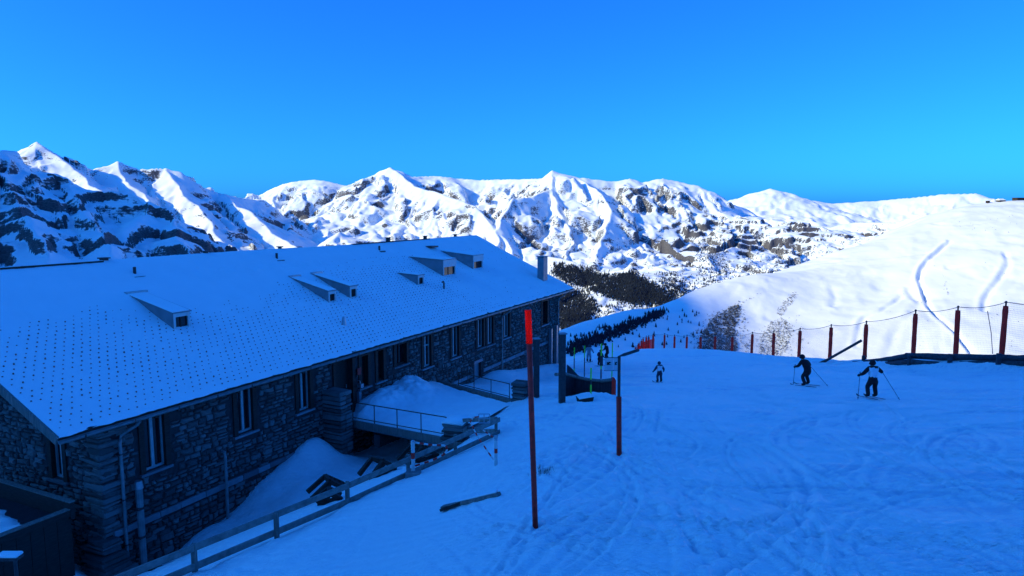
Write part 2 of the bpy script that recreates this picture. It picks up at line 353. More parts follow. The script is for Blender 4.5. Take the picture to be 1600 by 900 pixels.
# --- near snow: the piste, its bank and the hollow beside the house
sc = np.concatenate([np.linspace(-1.9, -.85, 40)[:-1], np.linspace(-.85, .85, 560), np.linspace(.85, 1.9, 40)[1:]])
rw = np.concatenate([np.linspace(-14, 5, 30)[:-1], np.geomspace(5, 190, 560)])
near = Fan(rw, sc, lambda y: np.sqrt(np.maximum(y, 0) ** 2 + 64) * 1.0, near_h)
trk = np.zeros(near.X.shape); det = piste_detail(near.X, near.Y, trk); near.Z = near.Z + det * sstep(150, 60, near.Y)
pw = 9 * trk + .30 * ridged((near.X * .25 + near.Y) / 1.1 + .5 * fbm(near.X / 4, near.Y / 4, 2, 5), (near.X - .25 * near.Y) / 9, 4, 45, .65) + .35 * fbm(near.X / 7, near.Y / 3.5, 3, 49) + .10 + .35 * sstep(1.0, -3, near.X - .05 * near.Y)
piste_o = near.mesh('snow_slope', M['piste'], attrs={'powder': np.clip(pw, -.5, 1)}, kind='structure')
gz = lambda x, y: float(near.z(np.array([x]), np.array([y]))[0])

# --- the hollow beyond the fence and the smooth hill across it
hc = [(20, 100, -28), (0, 20, -16), (30, 30, -16), (0, 150, -50), (20, 180, -62), (-100, 100, -70), (-60, 40, -42), (100, 50, -55), (100, 150, -85), (250, 100, -70), (50, 250, -105), (150, 250, -140), (-60, 300, -170), (-30, 20, -18), (40, 150, -52),
      (60, 460, -195), (200, 500, -235), (400, 510, -240), (650, 480, -220), (0, 480, -190), (900, 520, -190), (1300, 500, -170), (600, 200, -120), (1000, 200, -120),
      (58, 642, -133), (61, 680, -121), (94, 656, -135.5), (101, 720, -116), (129, 674, -141), (143, 760, -110), (198, 694, -154), (241, 850, -98), (257, 707, -156), (322, 900, -87), (335, 707, -156), (450, 960, -65), (399, 698, -148), (568, 1010, -35.5), (656, 1050, -8),
      (743, 1080, 9), (812, 1090, 15.2), (490, 640, -147), (-50, 680, -190), (-150, 700, -270), (-300, 500, -320), (-300, 200, -200), (-300, 0, -130), (1100, 1150, 45), (1500, 1200, 80), (800, 680, -130), (1200, 750, -90),
      (120, 900, -190), (280, 1080, -190), (450, 1200, -170), (700, 1350, -90), (1000, 1500, -40), (1500, 1500, 20), (-200, 900, -400), (0, 1100, -360), (300, 1500, -360), (800, 1700, -250), (1500, 1700, -150), (-300, 1600, -600),
      (220, 772, -124), (290, 803, -119), (392, 833, -107), (484, 854, -88), (575, 860, -70)]
_hill = rbf(hc, 30)
def hill_h(x, y):
    z = _hill(x, y) + (4.5 * fbm(x / 190, y / 120, 3, 71) + 1.3 * fbm(x / 45 + .4 * fbm(x / 90, y / 90, 2, 5), y / 30, 3, 75)) * sstep(250, 450, y)
    return z
hs = np.concatenate([np.linspace(-1.5, -.1, 50)[:-1], np.linspace(-.1, .95, 440), np.linspace(.95, 1.7, 40)[1:]])
hr = np.concatenate([np.linspace(-60, 380, 60)[:-1], np.linspace(380, 1180, 300), np.linspace(1180, 1750, 40)[1:]])
hill = Fan(hr, hs, lambda y: np.sqrt(np.maximum(y, 0) ** 2 + 200 ** 2), hill_h)
GUL = [([(1484, 378), (1455, 402), (1440, 420), (1436, 434), (1444, 459), (1452, 480), (1466, 495), (1490, 514), (1510, 540), (1524, 558)], 3.4, 2.3),
       ([(1572, 398), (1576, 412), (1569, 427), (1553, 447), (1540, 466), (1538, 486)], 1.8, 3.0),
       ([(1408, 465), (1380, 484), (1350, 497), (1343, 510), (1338, 540)], 1.1, 2.6), ([(1440, 470), (1432, 480), (1400, 520), (1385, 552)], 1.0, 4.5), ([(1300, 452), (1306, 464), (1302, 478)], .8, 4.0),
       ([(1250, 415), (1320, 408), (1400, 402), (1450, 396)], .7, 2.5), ([(1200, 440), (1280, 436), (1350, 428)], .6, 2.5), ([(1480, 420), (1530, 415), (1590, 412)], .6, 2.5), ([(1460, 350), (1500, 352), (1560, 346)], .7, 3), ([(1420, 455), (1428, 466), (1440, 474)], 1.2, 3.5)]
for pts, dep, wd in GUL:
    px = np.interp(np.linspace(0, len(pts) - 1, 40), range(len(pts)), [p[0] for p in pts]); py = np.interp(np.linspace(0, len(pts) - 1, 40), range(len(pts)), [p[1] for p in pts])
    h = hill.hit(px, py, 420, 1170, 500); h = h[~np.isnan(h[:, 0])]
    if len(h) < 3: continue
    best = np.full(hill.X.shape, 1e9); side = np.zeros(hill.X.shape)
    for a, b in zip(h[:-1], h[1:]):
        ab = b[:2] - a[:2]; l2 = (ab ** 2).sum() + 1e-6
        tt = np.clip(((hill.X - a[0]) * ab[0] + (hill.Y - a[1]) * ab[1]) / l2, 0, 1)
        dx, dy = hill.X - a[0] - tt * ab[0], hill.Y - a[1] - tt * ab[1]; d = np.hypot(dx, dy)
        m = d < best; best[m] = d[m]; side[m] = np.sign(dx)[m]
    j = .6 + .8 * (perlin(hill.X / 25, hill.Y / 25, 3) + .5)
    hill.Z += dep * j * (-np.exp(-(best / wd) ** 2) + .55 * np.exp(-((best - wd * 2.0) / (wd * 1.2)) ** 2) * (side < 0) - .3 * np.exp(-(best / (wd * 4)) ** 2))
rock = np.full(hill.X.shape, -1.)
hill.mesh('hillside', M['hill_snow'], attrs={'rock': rock}, kind='structure')

# --- far mountains: ridges given as (pixel x, pixel y, distance in km)
RG = []
def ridge(pts, slope=.75, d0=1500, flute=1.0, warp=1.0): RG.append(([at(a, b, c * 1000) for a, b, c in pts], slope, d0 * 1.45, flute))
ridge([(-220, 260, 6.4), (-60, 262, 6.6), (0, 252, 6.8), (30, 236, 7.0), (62, 222, 7.0), (100, 243, 7.2), (150, 266, 7.4), (182, 252, 7.4), (215, 265, 7.5), (262, 263, 7.6), (285, 270, 7.6), (303, 286, 7.7), (345, 302, 7.9), (380, 310, 8.1), (415, 312, 8.4)], .95, 1300)
ridge([(262, 263, 7.6), (290, 305, 7.1), (330, 345, 6.6), (365, 385, 6.2)], .8, 900)
ridge([(182, 252, 7.4), (205, 290, 7.0), (235, 325, 6.6)], .85, 900)
ridge([(62, 222, 7.0), (110, 265, 6.7), (165, 300, 6.3)], .85, 900)
ridge([(345, 302, 7.9), (400, 340, 7.3), (440, 375, 6.8), (480, 395, 6.4)], .7, 900)
ridge([(300, 330, 9.5), (400, 306, 10.5), (440, 287, 10.3), (462, 284, 10.2), (490, 281, 10.2), (545, 291, 10.2), (575, 281, 10.1), (595, 268, 10), (612, 262, 10), (645, 276, 10), (680, 275, 10.2), (720, 279, 10.3), (760, 281, 10.3), (845, 279, 10), (868, 266, 9.8), (905, 277, 9.8), (960, 284, 9.9), (985, 279, 9.9),
       (1005, 285, 9.9), (1035, 279, 10), (1090, 290, 10), (1128, 315, 10.2), (1180, 330, 10.6)], .75, 1700)
ridge([(612, 262, 10), (650, 290, 9.4), (690, 303, 9.0), (740, 320, 8.6), (770, 350, 8.1), (800, 395, 7.5)], .9, 1100)
ridge([(868, 266, 9.8), (858, 295, 9.3), (835, 308, 8.9), (800, 310, 8.6), (786, 340, 8.2), (770, 385, 7.6)], 1.15, 900)
ridge([(858, 295, 9.3), (880, 340, 8.6), (890, 380, 8.0), (880, 410, 7.4)], 1.1, 900)
ridge([(905, 277, 9.8), (940, 300, 9.2), (958, 330, 8.7), (945, 365, 8.1), (930, 400, 7.5)], 1.0, 900)
ridge([(1035, 279, 10), (1010, 320, 9.4), (990, 350, 8.9), (1000, 380, 8.3), (1010, 420, 7.6)], .75, 900)
ridge([(1090, 290, 10), (1120, 328, 9.4), (1170, 343, 9.0), (1230, 358, 8.6), (1290, 383, 8.2), (1325, 397, 8.0)], .8, 1100)
ridge([(1170, 343, 9.0), (1150, 385, 8.3), (1115, 398, 7.6), (1105, 440, 6.8)], .75, 800)
ridge([(545, 291, 10.2), (520, 315, 9.6), (480, 345, 9.0), (450, 372, 8.4)], .7, 1100)
ridge([(440, 287, 10.3), (430, 320, 9.6), (415, 345, 9)], .7, 900)
ridge([(460, 398, 6.4), (500, 385, 6.5), (535, 362, 6.6), (585, 386, 6.6), (650, 400, 6.6)], .7, 700)
ridge([(1060, 335, 13), (1100, 325, 12.7), (1145, 312, 12.3), (1185, 303, 12), (1203, 294, 12), (1240, 308, 12), (1300, 318, 12), (1380, 313, 12), (1480, 303, 11.5), (1528, 302, 11.3), (1548, 317, 11.2), (1620, 322, 11.2), (1800, 318, 11)], .42, 2500, .35)
ridge([(1240, 372, 9.6), (1280, 358, 9.8), (1340, 347, 9.7), (1400, 348, 9.4), (1450, 335, 9.2), (1520, 330, 9)], .8, 700, .8)
ridge([(850, 400, 5.6), (895, 409, 5.4), (935, 425, 5.2), (985, 420, 5.0), (1030, 440, 4.8), (1075, 465, 4.6), (1110, 482, 4.4)], .55, 600, .5)
ridge([(860, 470, 4.4), (900, 485, 4.2), (960, 500, 4.0)], .5, 500, .5)
def far_h(x, y, info=None):
    xw = x + 60 * fbm(x / 500, y / 500, 3, 101); yw = y + 60 * fbm(x / 500 + 9, y / 500, 3, 105)
    best = np.full(x.shape, -900.); S = np.zeros(x.shape); D = np.full(x.shape, 1500.); FL = np.full(x.shape, .3)
    off = 0
    for pts, slope, d0, fl in RG:
        for a, b in zip(pts[:-1], pts[1:]):
            ab = b[:2] - a[:2]; l = math.hypot(*ab)
            t = np.clip(((xw - a[0]) * ab[0] + (yw - a[1]) * ab[1]) / (l * l), 0, 1)
            d = np.hypot(xw - a[0] - t * ab[0], yw - a[1] - t * ab[1])
            h = a[2] + (b[2] - a[2]) * t - slope * d0 * (1 - np.exp(-d / d0))
            m = h > best; best[m] = h[m]; S[m] = (off + t * l)[m]; D[m] = d[m]; FL[m] = fl
            off += l
        off += 777
    amp = sstep(0, 420, D) * FL
    sw = S + 120 * fbm(x / 600, y / 600, 2, 3)
    q = .5 * fbm(x / 420, y / 420, 3, 115)
    h = best + amp * (105 * ridged(sw / 640 + q, D / 3200, 3, 111, .42) - 65) + amp * 60 * (ridged(x / 1300 + q * .5, y / 1300, 2, 121, .45) - .5)
    h = h + (FL * .7 + .3) * sstep(10, 260, D) * (17 * ridged(sw / 190 + q, D / 1500, 4, 131, .55) - 8) + FL * 4 * ridged(x / 150, y / 150, 3, 137)
    # rock steps that run along the contours
    k = h / 80 + 1.2 * fbm(x / 900, y / 900, 3, 141)
    st = (np.floor(k) + sstep(.45, .7, k - np.floor(k)) - k) * 80
    zone = np.exp(-((x / y - .38) / .12) ** 2) * sstep(7400, 8200, y) * sstep(9700, 9200, y)
    h = h + st * FL * (.12 * sstep(0, .6, fbm(x / 800, y / 800, 2, 151)) + .55 * zone)
    h = np.minimum(h, -900 + np.maximum(0, y - 2700) * .9)
    return np.maximum(h, -900 + 10 * fbm(x / 300, y / 300, 2, 7))
fc = np.concatenate([np.linspace(-1.1, -.8, 30)[:-1], np.linspace(-.8, .8, 760), np.linspace(.8, 1.1, 30)[1:]])
fr = np.concatenate([np.geomspace(1500, 3800, 60)[:-1], np.geomspace(3800, 10600, 460), np.linspace(10600, 15000, 90)[1:]])
far = Fan(fr, fc, lambda y: y * 1.0, far_h)
nf = slope_of(far); st = 1 - np.abs(nf[:, :, 2])
rk = sstep(.16, .46, st) * .62 + .20 * fbm(far.X / 420, far.Y / 420, 3, 161) + .22 * fbm(far.X / 700, far.Z / 38, 3, 165) * sstep(.08, .25, st)
rk += -.03 + .16 * fbm(far.X / 1500, far.Y / 1500, 2, 171) - .12 * sstep(.9, .4, far.X / far.Y) * sstep(9000, 11000, far.Y)
# banded cliffs below the long shoulder on the right
band = np.exp(-((far.X / far.Y - .56) / .10) ** 2) * np.exp(-((far.Y - 9300) / 420) ** 2)
rk += .55 * band * sstep(.10, .3, st) + .28 * np.exp(-((far.X / far.Y - .37) / .11) ** 2) * sstep(7600, 8600, far.Y) * sstep(9700, 9200, far.Y) * (perlin(far.X / 500, far.Z / 28, 5) > -.05)
far.mesh('mountain_range', M['far_snow'], attrs={'rock': rk}, kind='structure')

# --- the shaded rock-banded mountain on the left
R1 = [[at(a, b, c * 1000) for a, b, c in L] for L in (
    [(-420, 225, 3.3), (-150, 215, 3.6), (-60, 225, 3.8), (0, 238, 4.0), (26, 240, 4.1), (60, 266, 4.2), (110, 283, 4.2), (170, 300, 4.3), (228, 314, 4.2), (265, 337, 4.1), (300, 364, 4.0), (335, 405, 3.9), (370, 450, 3.8)],
    [(110, 283, 4.2), (125, 325, 3.8), (150, 365, 3.4), (170, 400, 3.1)], [(228, 314, 4.2), (205, 352, 3.8), (190, 400, 3.4)], [(0, 238, 4.0), (20, 300, 3.6), (50, 350, 3.2), (70, 400, 2.9)], [(265, 337, 4.1), (280, 380, 3.7), (300, 420, 3.4)])]
def left_h(x, y):
    xw = x + 40 * fbm(x / 300, y / 300, 3, 201); yw = y + 40 * fbm(x / 300 + 5, y / 300, 3, 205)
    best = np.full(x.shape, -1200.); S = np.zeros(x.shape); D = np.full(x.shape, 900.); off = 0
    for L in R1:
        for a, b in zip(L[:-1], L[1:]):
            ab = b[:2] - a[:2]; l = math.hypot(*ab); t = np.clip(((xw - a[0]) * ab[0] + (yw - a[1]) * ab[1]) / (l * l), 0, 1)
            d = np.hypot(xw - a[0] - t * ab[0], yw - a[1] - t * ab[1]); h = a[2] + (b[2] - a[2]) * t - .9 * 1100 * (1 - np.exp(-d / 1100))
            m = h > best; best[m] = h[m]; S[m] = (off + t * l)[m]; D[m] = d[m]; off += l
        off += 555
    am = sstep(0, 250, D)
    h = best + am * (35 * ridged(S / 220, D / 900, 3, 211) - 20) + am * 40 * (ridged(x / 380, y / 380, 3, 221) - .5) + (5 + 10 * am) * fbm(x / 60, y / 60, 4, 231)
    k = h / 110 + .9 * fbm(x / 500, y / 500, 3, 241); h = h + (np.floor(k) + sstep(.3, .7, k - np.floor(k)) - k) * 110 * .55
    h = np.minimum(h, -1200 + np.maximum(0, y - 2200) * 1.7)
    return np.maximum(h, -1200)
left = Fan(np.linspace(2200, 5200, 300), np.linspace(-1.3, -.3, 330), lambda y: y * 1.0, left_h)
nl = slope_of(left); s1 = 1 - np.abs(nl[:, :, 2])
r1 = sstep(.2, .5, s1) * .6 + .30 * fbm(left.X / 200, left.Z / 60, 4, 251) + .25 * fbm(left.X / 420, left.Y / 420, 3, 255) + .10
left.mesh('shaded_mountain', M['near_rock'], attrs={'rock': r1}, kind='structure')

# --- the high massif south of the ski area (left of and behind the view): it holds the sun off the slope
TERM = [(-2700, 4600, 260), (-1750, 3900, 60), (-800, 2700, -380), (40, 1600, -420), (250, 860, -96), (255, 705, -155), (380, 520, -220), (620, 400, -190), (900, 200, -100), (1300, 50, -60)]
SV = np.array(SUNV); RM = [np.array(p, float) + SV * k for p, k in zip(TERM, [4500, 4550, 4700, 4700, 4650, 4640, 4640, 4700, 4800, 5000])]
RM = [RM[0] + np.array([-900, 600, -300])] + RM + [RM[-1] + np.array([1500, -900, -500])]
def massif_h(x, y):
    best = np.full(x.shape, -1300.); D = np.full(x.shape, 900.); S = np.zeros(x.shape); off = 0
    for a, b in zip(RM[:-1], RM[1:]):
        ab = b[:2] - a[:2]; l = math.hypot(*ab); t = np.clip(((x - a[0]) * ab[0] + (y - a[1]) * ab[1]) / (l * l), 0, 1)
        d = np.hypot(x - a[0] - t * ab[0], y - a[1] - t * ab[1]); h = a[2] + (b[2] - a[2]) * t - 1.0 * 4200 * (1 - np.exp(-d / 4200))
        m = h > best; best[m] = h[m]; D[m] = d[m]; S[m] = (off + t * l)[m]; off += l
    am = sstep(30, 500, D)
    return np.maximum(best + am * (90 * ridged(S / 500, D / 1600, 3, 301) - 60) + 8 * fbm(x / 90, y / 90, 3, 311) * am, -1300)
mx_, my_ = np.meshgrid(np.linspace(-9500, 600, 210), np.linspace(-6000, 6000, 240), indexing='xy')
mz_ = massif_h(mx_, my_)
gzz = 1.5 * np.hypot(np.maximum(0, mx_ + 60), 0)
keep = (mx_ < -.86 * np.maximum(my_, 0) - 250) | (my_ < -500)
Fm = grid_faces(*mx_.shape); km = keep.ravel(); Fm = Fm[km[Fm].all(1)]
mr = .35 + .3 * fbm(mx_ / 300, mz_ / 80, 4, 321)
np_mesh('massif', np.stack([mx_, my_, mz_], -1).reshape(-1, 3), Fm, M['near_rock'], attrs={'rock': mr}, kind='structure')
# ------------------------------------------------------------------ the stone house
ZB = -11.6
house = empty('stone_house', (E0[0], E0[1], ZB), math.atan2(U[1], U[0]), label='long grey rubble-stone house with a wide snow-covered roof', category='building')
def hz(z): return z - ZB
WT0, WT1, WY = 1.45, 36.9, OV          # wall ends along the house, front wall plane
DEPTH = 2 * HALF_W
zr = lambda d: -6 + RISE * (1 - abs(d - HALF_W) / HALF_W)
WIN = [(2.73, 3.58, -8.07, -6.25, 0), (6.31, 7.17, -7.98, -6.28, 0), (9.34, 10.12, -7.97, -6.3, 0), (13.23, 13.86, -7.9, -6.42, 1), (14.43, 15.01, -7.9, -6.4, 1), (15.86, 16.89, -7.48, -6.4, 1),
       (18.25, 19.1, -8.08, -6.38, 2), (21.06, 21.95, -8.12, -6.36, 0), (23.95, 24.85, -8.12, -6.36, 0), (25.2, 26.1, -8.15, -6.4, 0), (27.4, 28.35, -8.1, -6.45, 0), (33.5, 34.6, -8.2, -6.45, 1)]
DOOR = (11.55, 12.75, -8.95, -6.35); LOWDOOR = (23.7, 24.5, -10.6, -8.95)
OPEN = [w[:4] for w in WIN] + [DOOR, LOWDOOR]
GWIN = (2.25, 2.95, -8.15, -6.7)       # window in the gable wall: distance from the front eave

def holed(mb, x0, x1, z0, z1, holes, face, depth):
    xs = sorted({x0, x1, *[h[0] for h in holes], *[h[1] for h in holes]}); zs = sorted({z0, z1, *[h[2] for h in holes], *[h[3] for h in holes]})
    for a, b in zip(xs[:-1], xs[1:]):
        for c, d in zip(zs[:-1], zs[1:]):
            mx, mz = (a + b) / 2, (c + d) / 2
            if any(h[0] < mx < h[1] and h[2] < mz < h[3] for h in holes): continue
            mb.add([face(a, 0, c), face(b, 0, c), face(b, 0, d), face(a, 0, d)], [(0, 1, 2, 3)])
    for h in holes:
        a, b, c, d = h
        for p, q in (((a, c), (a, d)), ((b, d), (b, c)), ((a, d), (b, d)), ((b, c), (a, c))):
            mb.add([face(p[0], 0, p[1]), face(q[0], 0, q[1]), face(q[0], depth, q[1]), face(p[0], depth, p[1])], [(0, 1, 2, 3)])
fr_face = lambda x, k, z: (x, WY + k, hz(z))
ga_face = lambda x, k, z: (WT0 + k, x, hz(z))
mb = MB(); holed(mb, WT0, WT1, -13.4, -6.02, OPEN, fr_face, .34); front = mb.build('wall', M['mortar'], house)
mb = MB(); holed(mb, WY, DEPTH - WY, -13.4, -6.02, [GWIN], ga_face, .3)
mb.add([ga_face(WY, 0, -6.02), ga_face(DEPTH - WY, 0, -6.02), ga_face(HALF_W, 0, zr(HALF_W) - .25)], [(0, 1, 2)]); gable = mb.build('gable_wall', M['mortar'], house)
mb = MB(); mb.add([(WT1, WY, hz(-13.4)), (WT1, DEPTH - WY, hz(-13.4)), (WT1, DEPTH - WY, hz(-6.02)), (WT1, HALF_W, hz(-2.5)), (WT1, WY, hz(-6.02))], [(0, 1, 2, 3, 4)])
mb.add([(WT0, DEPTH - WY, hz(-13.4)), (WT1, DEPTH - WY, hz(-13.4)), (WT1, DEPTH - WY, hz(-6.02)), (WT0, DEPTH - WY, hz(-6.02))], [(0, 1, 2, 3)]); mb.build('rear_wall', M['mortar'], house)
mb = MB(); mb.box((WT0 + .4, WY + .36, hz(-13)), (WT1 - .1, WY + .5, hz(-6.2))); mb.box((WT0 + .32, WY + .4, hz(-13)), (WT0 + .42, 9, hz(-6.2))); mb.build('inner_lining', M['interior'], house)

# rubble stones: irregular blocks, every one with its own edges
def stone_shape(sd):
    r = random.Random(sd); n = 8; base = [(-.5, -.5), (0, -.5), (.5, -.5), (.5, 0), (.5, .5), (0, .5), (-.5, .5), (-.5, 0)]
    per = []
    for i, (x, z) in enumerate(base):
        j = .30 if i % 2 == 0 else .16
        per.append((x * (1 - r.uniform(0, .22)) + r.uniform(-j, j) * .5, z * (1 - r.uniform(-.06, .25)) + r.uniform(-j, j) * .6))
    cx, cz = r.uniform(-.1, .1), r.uniform(-.1, .1)
    vs = [(x, .6, z) for x, z in per] + [(x * .97, -.55, z * .96) for x, z in per] + [(cx + (x - cx) * .72, -1 - r.uniform(-.12, .25), cz + (z - cz) * .66) for x, z in per]
    fs = [(i, (i + 1) % n, n + (i + 1) % n, n + i) for i in range(n)] + [(n + i, n + (i + 1) % n, 2 * n + (i + 1) % n, 2 * n + i) for i in range(n)]
    fs += [(2 * n, 2 * n + 1, 2 * n + 2, 2 * n + 7), (2 * n + 2, 2 * n + 3, 2 * n + 4, 2 * n + 7), (2 * n + 7, 2 * n + 4, 2 * n + 5, 2 * n + 6)]
    return vs, fs
SHAPES = [stone_shape(i) for i in range(24)]
SMESH = []
for i, (v, f) in enumerate(SHAPES):
    me = bpy.data.meshes.new('stone'); me.from_pydata(v, [], f); bm = bmesh.new(); bm.from_mesh(me); bmesh.ops.recalc_face_normals(bm, faces=bm.faces); bm.to_mesh(me); bm.free(); me.materials.append(M['stone']); SMESH.append(me)
def rubble(x0, x1, z0, z1, holes, hmin=.10, hmax=.25, wmin=.13, wmax=.52, courses=()):
    """list of (x, z, w, h, depth)"""
    out = []; z = z0
    while z < z1:
        h = random.uniform(hmin, hmax); x = x0 + random.uniform(-.1, 0)
        while x < x1:
            w = random.uniform(wmin, wmax) * (.8 + h * 1.2)
            if x + w > x1: w = x1 - x
            if w < .08: break
            split = h > .19 and random.random() < .3
            for (zz, hh) in (((z, h * .48), (z + h * .5, h * .5)) if split else ((z, h),)):
                cx, cz = x + w / 2, zz + hh / 2 + .05 * math.sin(x * .9 + z * 1.7) + .03 * math.sin(x * 2.3 - z * 3)
                if not any(cx + w * .46 > a and cx - w * .46 < b and cz + hh * .46 > c and cz - hh * .46 < d for a, b, c, d in holes):
                    out.append((cx, cz, w - .025, hh - .02, random.uniform(.035, .085)))
            x += w
        z += h
    return out
def R2(w, g=.0): return (w[0] - g, w[1] + g, w[2] - g, w[3] + g)
def gline(t):  # where the snow meets the front wall
    p = world_pt(t, WY - .1, 0); return gz(p[0], p[1])
ST = []
BELT = (WT0, WT1, -9.68, -9.47)
st_f = rubble(WT0 + .02, WT1, -12.6, -6.15, [R2(w, .13) for w in OPEN] + [BELT])
for s in st_f:
    if s[1] + s[3] > gline(s[0]) - .15: ST.append(('f', s))
for s in rubble(WY, 8.2, -11.6, -5.6, [R2(GWIN, .13)]):
    if s[1] < zr(s[0]) - .35: ST.append(('g', s))
def seen(k):
    kind, s = k; p = world_pt(s[0], WY, s[1]) if kind == 'f' else world_pt(WT0, s[0], s[1])
    fwd = p[1] * CP - p[2] * SP; X = 800 + F_PX * p[0] / fwd; Y = 450 - F_PX * (p[1] * SP + p[2] * CP) / fwd
    if not (-10 < X < 1610 and Y < 905): return 0
    dist = np.linalg.norm(p); nrm = np.array([NV[0], NV[1], 0]) if kind == 'f' else np.array([-U[0], -U[1], 0])
    return s[2] * s[3] * max(0, -(p @ nrm)) / dist ** 3
ST.sort(key=seen, reverse=True)
acc = {'f': MB(), 'g': MB()}
for i, (kind, (cx, cz, w, h, dp)) in enumerate(ST):
    if i < 300:
        o = bpy.data.objects.new('stone', SMESH[i % 24]); link(o, house)   # rubble stone with its own edges
        if kind == 'f': o.location = (cx, WY, hz(cz)); o.scale = (w, dp, h)
        else: o.location = (WT0, cx, hz(cz)); o.rotation_euler = (0, 0, -math.pi / 2); o.scale = (w, dp, h)
    else:
        v, f = SHAPES[i % 24]
        if kind == 'f': vs = [(cx + x * w, WY + y * dp, hz(cz + z * h)) for x, y, z in v]
        else: vs = [(WT0 + y * dp, cx - x * w, hz(cz + z * h)) for x, y, z in v]
        acc[kind].add(vs, f)
acc['f'].build('rubble_stones', M['stone'], house, kind='stuff'); acc['g'].build('rubble_stones', M['stone'], house, kind='stuff')
# dressed belt course, block by block
x = WT0 + .2; k = 0
while x < WT1 - .3:
    w = random.uniform(.55, 1.0); w = min(w, WT1 - x)
    if not (LOWDOOR[0] - .1 < x + w and x < LOWDOOR[1] + .1):
        mb = MB(); mb.box((x + .008, WY - .085, hz(-9.675)), (x + w - .008, WY + .1, hz(-9.475)), jit=.008); mb.build('belt_stone', M['quoin'], house, bevel=.012)
    x += w
# corner pier that widens towards the ground
z = -11.7
while z < -6.3:
    h = random.uniform(.09, .21); ext = .085 + (.30 * min(1, (-9.6 - z) / .8 + .4) if z < -9.6 else 0) + random.uniform(-.03, .05)
    if z + h > -6.2: h = -6.2 - z
    w1, w2 = random.uniform(.25, .85), random.uniform(.25, .8)
    mb = MB(); mb.box((WT0 - ext, WY - ext + random.uniform(-.03, .03), hz(z + .012)), (WT0 + w1, WY + w2, hz(z + h - .012)), jit=.035); mb.build('corner_stone', M['stone'], house, bevel=.03)
    z += h
# windows: dark outer frame (the window itself), pale casement, panes, sill
def window(t0, t1, z0, z1, style, face, P):
    def fb(mb, a, b, k0, k1, c, d):
        p, q = face(a, k0, c), face(b, k1, d); mb.box(tuple(min(p[i], q[i]) for i in range(3)), tuple(max(p[i], q[i]) for i in range(3)))
    f = MB(); g = .075
    for (a, b, c, d) in ((t0 - .1, t0 + g, z0 - .02, z1 + .1), (t1 - g, t1 + .1, z0 - .02, z1 + .1), (t0 + g, t1 - g, z1 - g, z1 + .1)): fb(f, a, b, -.055, .02, c, d)
    for (a, b, c, d) in ((t0 + .002, t0 + .05, z0 + .002, z1), (t1 - .05, t1 - .002, z0 + .002, z1), (t0 + .05, t1 - .05, z1 - .05, z1 - .002)): fb(f, a, b, .025, .3, c, d)
    W = f.build('window', M['wood_dark'], P)
    c = MB(); mid = (t0 + t1) / 2
    if style != 1:
        for (a, b, e, d) in ((mid - .05, mid + .05, z0 + .05, z1 - .05), (t0 + .05, t0 + .10, z0 + .05, z1 - .05), (t1 - .10, t1 - .05, z0 + .05, z1 - .05), (t0 + .05, t1 - .05, z0 + .002, z0 + .075), (t0 + .05, t1 - .05, z1 - .12, z1 - .05)): fb(c, a, b, .10, .155, e, d)
        if style == 2: fb(c, t0 + .05, t1 - .05, .095, .15, z1 - .62, z1 - .56)
    else:
        for (a, b, e, d) in ((mid - .03, mid + .03, z0 + .05, z1 - .05), (t0 + .05, t1 - .05, z0 + .002, z0 + .06)): fb(c, a, b, .12, .16, e, d)
    c.build('casement', M['casement'] if style != 1 else M['wood_dark'], W)
    for a, b in ((t0 + .05, mid - .03), (mid + .03, t1 - .05)):
        p = MB(); fb(p, a, b, .165, .178, z0 + .05, z1 - .05); p.build('pane', M['pane'], W)
    s = MB(); fb(s, t0 - .13, t1 + .13, -.11, .09, z0 - .10, z0 - .022); s.build('sill', M['quoin'], W)
    return W
for w in WIN: window(*w, fr_face, house)
window(*GWIN, 0, ga_face, house)
# doors
a, b, c, d = DOOR
mb = MB(); mb.box((a - .1, WY - .06, hz(c)), (a + .06, WY + .02, hz(d + .1))); mb.box((b - .06, WY - .06, hz(c)), (b + .1, WY + .02, hz(d + .1))); mb.box((a + .06, WY - .06, hz(d - .06)), (b - .06, WY + .02, hz(d + .1)))
mb.box((a + .01, WY + .25, hz(c)), (b - .01, WY + .31, hz(d))); dr = mb.build('door', M['wood_dark'], house)
mb = MB(); mb.tube([(b - .2, WY + .2, hz(-7.75)), (b - .2, WY + .2, hz(-7.6))], .015); mb.build('handle', M['steel'], dr)
a, b, c, d = LOWDOOR
mb = MB(); mb.box((a - .12, WY - .07, hz(d - .02)), (b + .12, WY + .05, hz(d + .14))); mb.box((a + .005, WY + .15, hz(c)), (b - .005, WY + .2, hz(d))); mb.build('door', M['sheet'], house)
# big pier beside the upper door
PT0, PT1, PO = 10.72, 11.42, 1.0
mb = MB(); mb.box((PT0 + .05, WY - PO + .06, hz(-11)), (PT1 - .05, WY - .01, hz(-7.55))); pier = mb.build('buttress', M['mortar'], house)
z = -11
while z < -7.5:
    h = random.uniform(.12, .22); n = random.choice((1, 2)); xs = [PT0, PT1] if n == 1 else [PT0, random.uniform(PT0 + .25, PT1 - .25), PT1]
    for p, q in zip(xs[:-1], xs[1:]):
        mb = MB(); mb.box((p - .02, WY - PO + random.uniform(-.06, .03), hz(z + .012)), (q - .01, WY - .05, hz(z + h - .012)), jit=.022); mb.build('stone', M['stone'], pier, bevel=.02)
    z += h
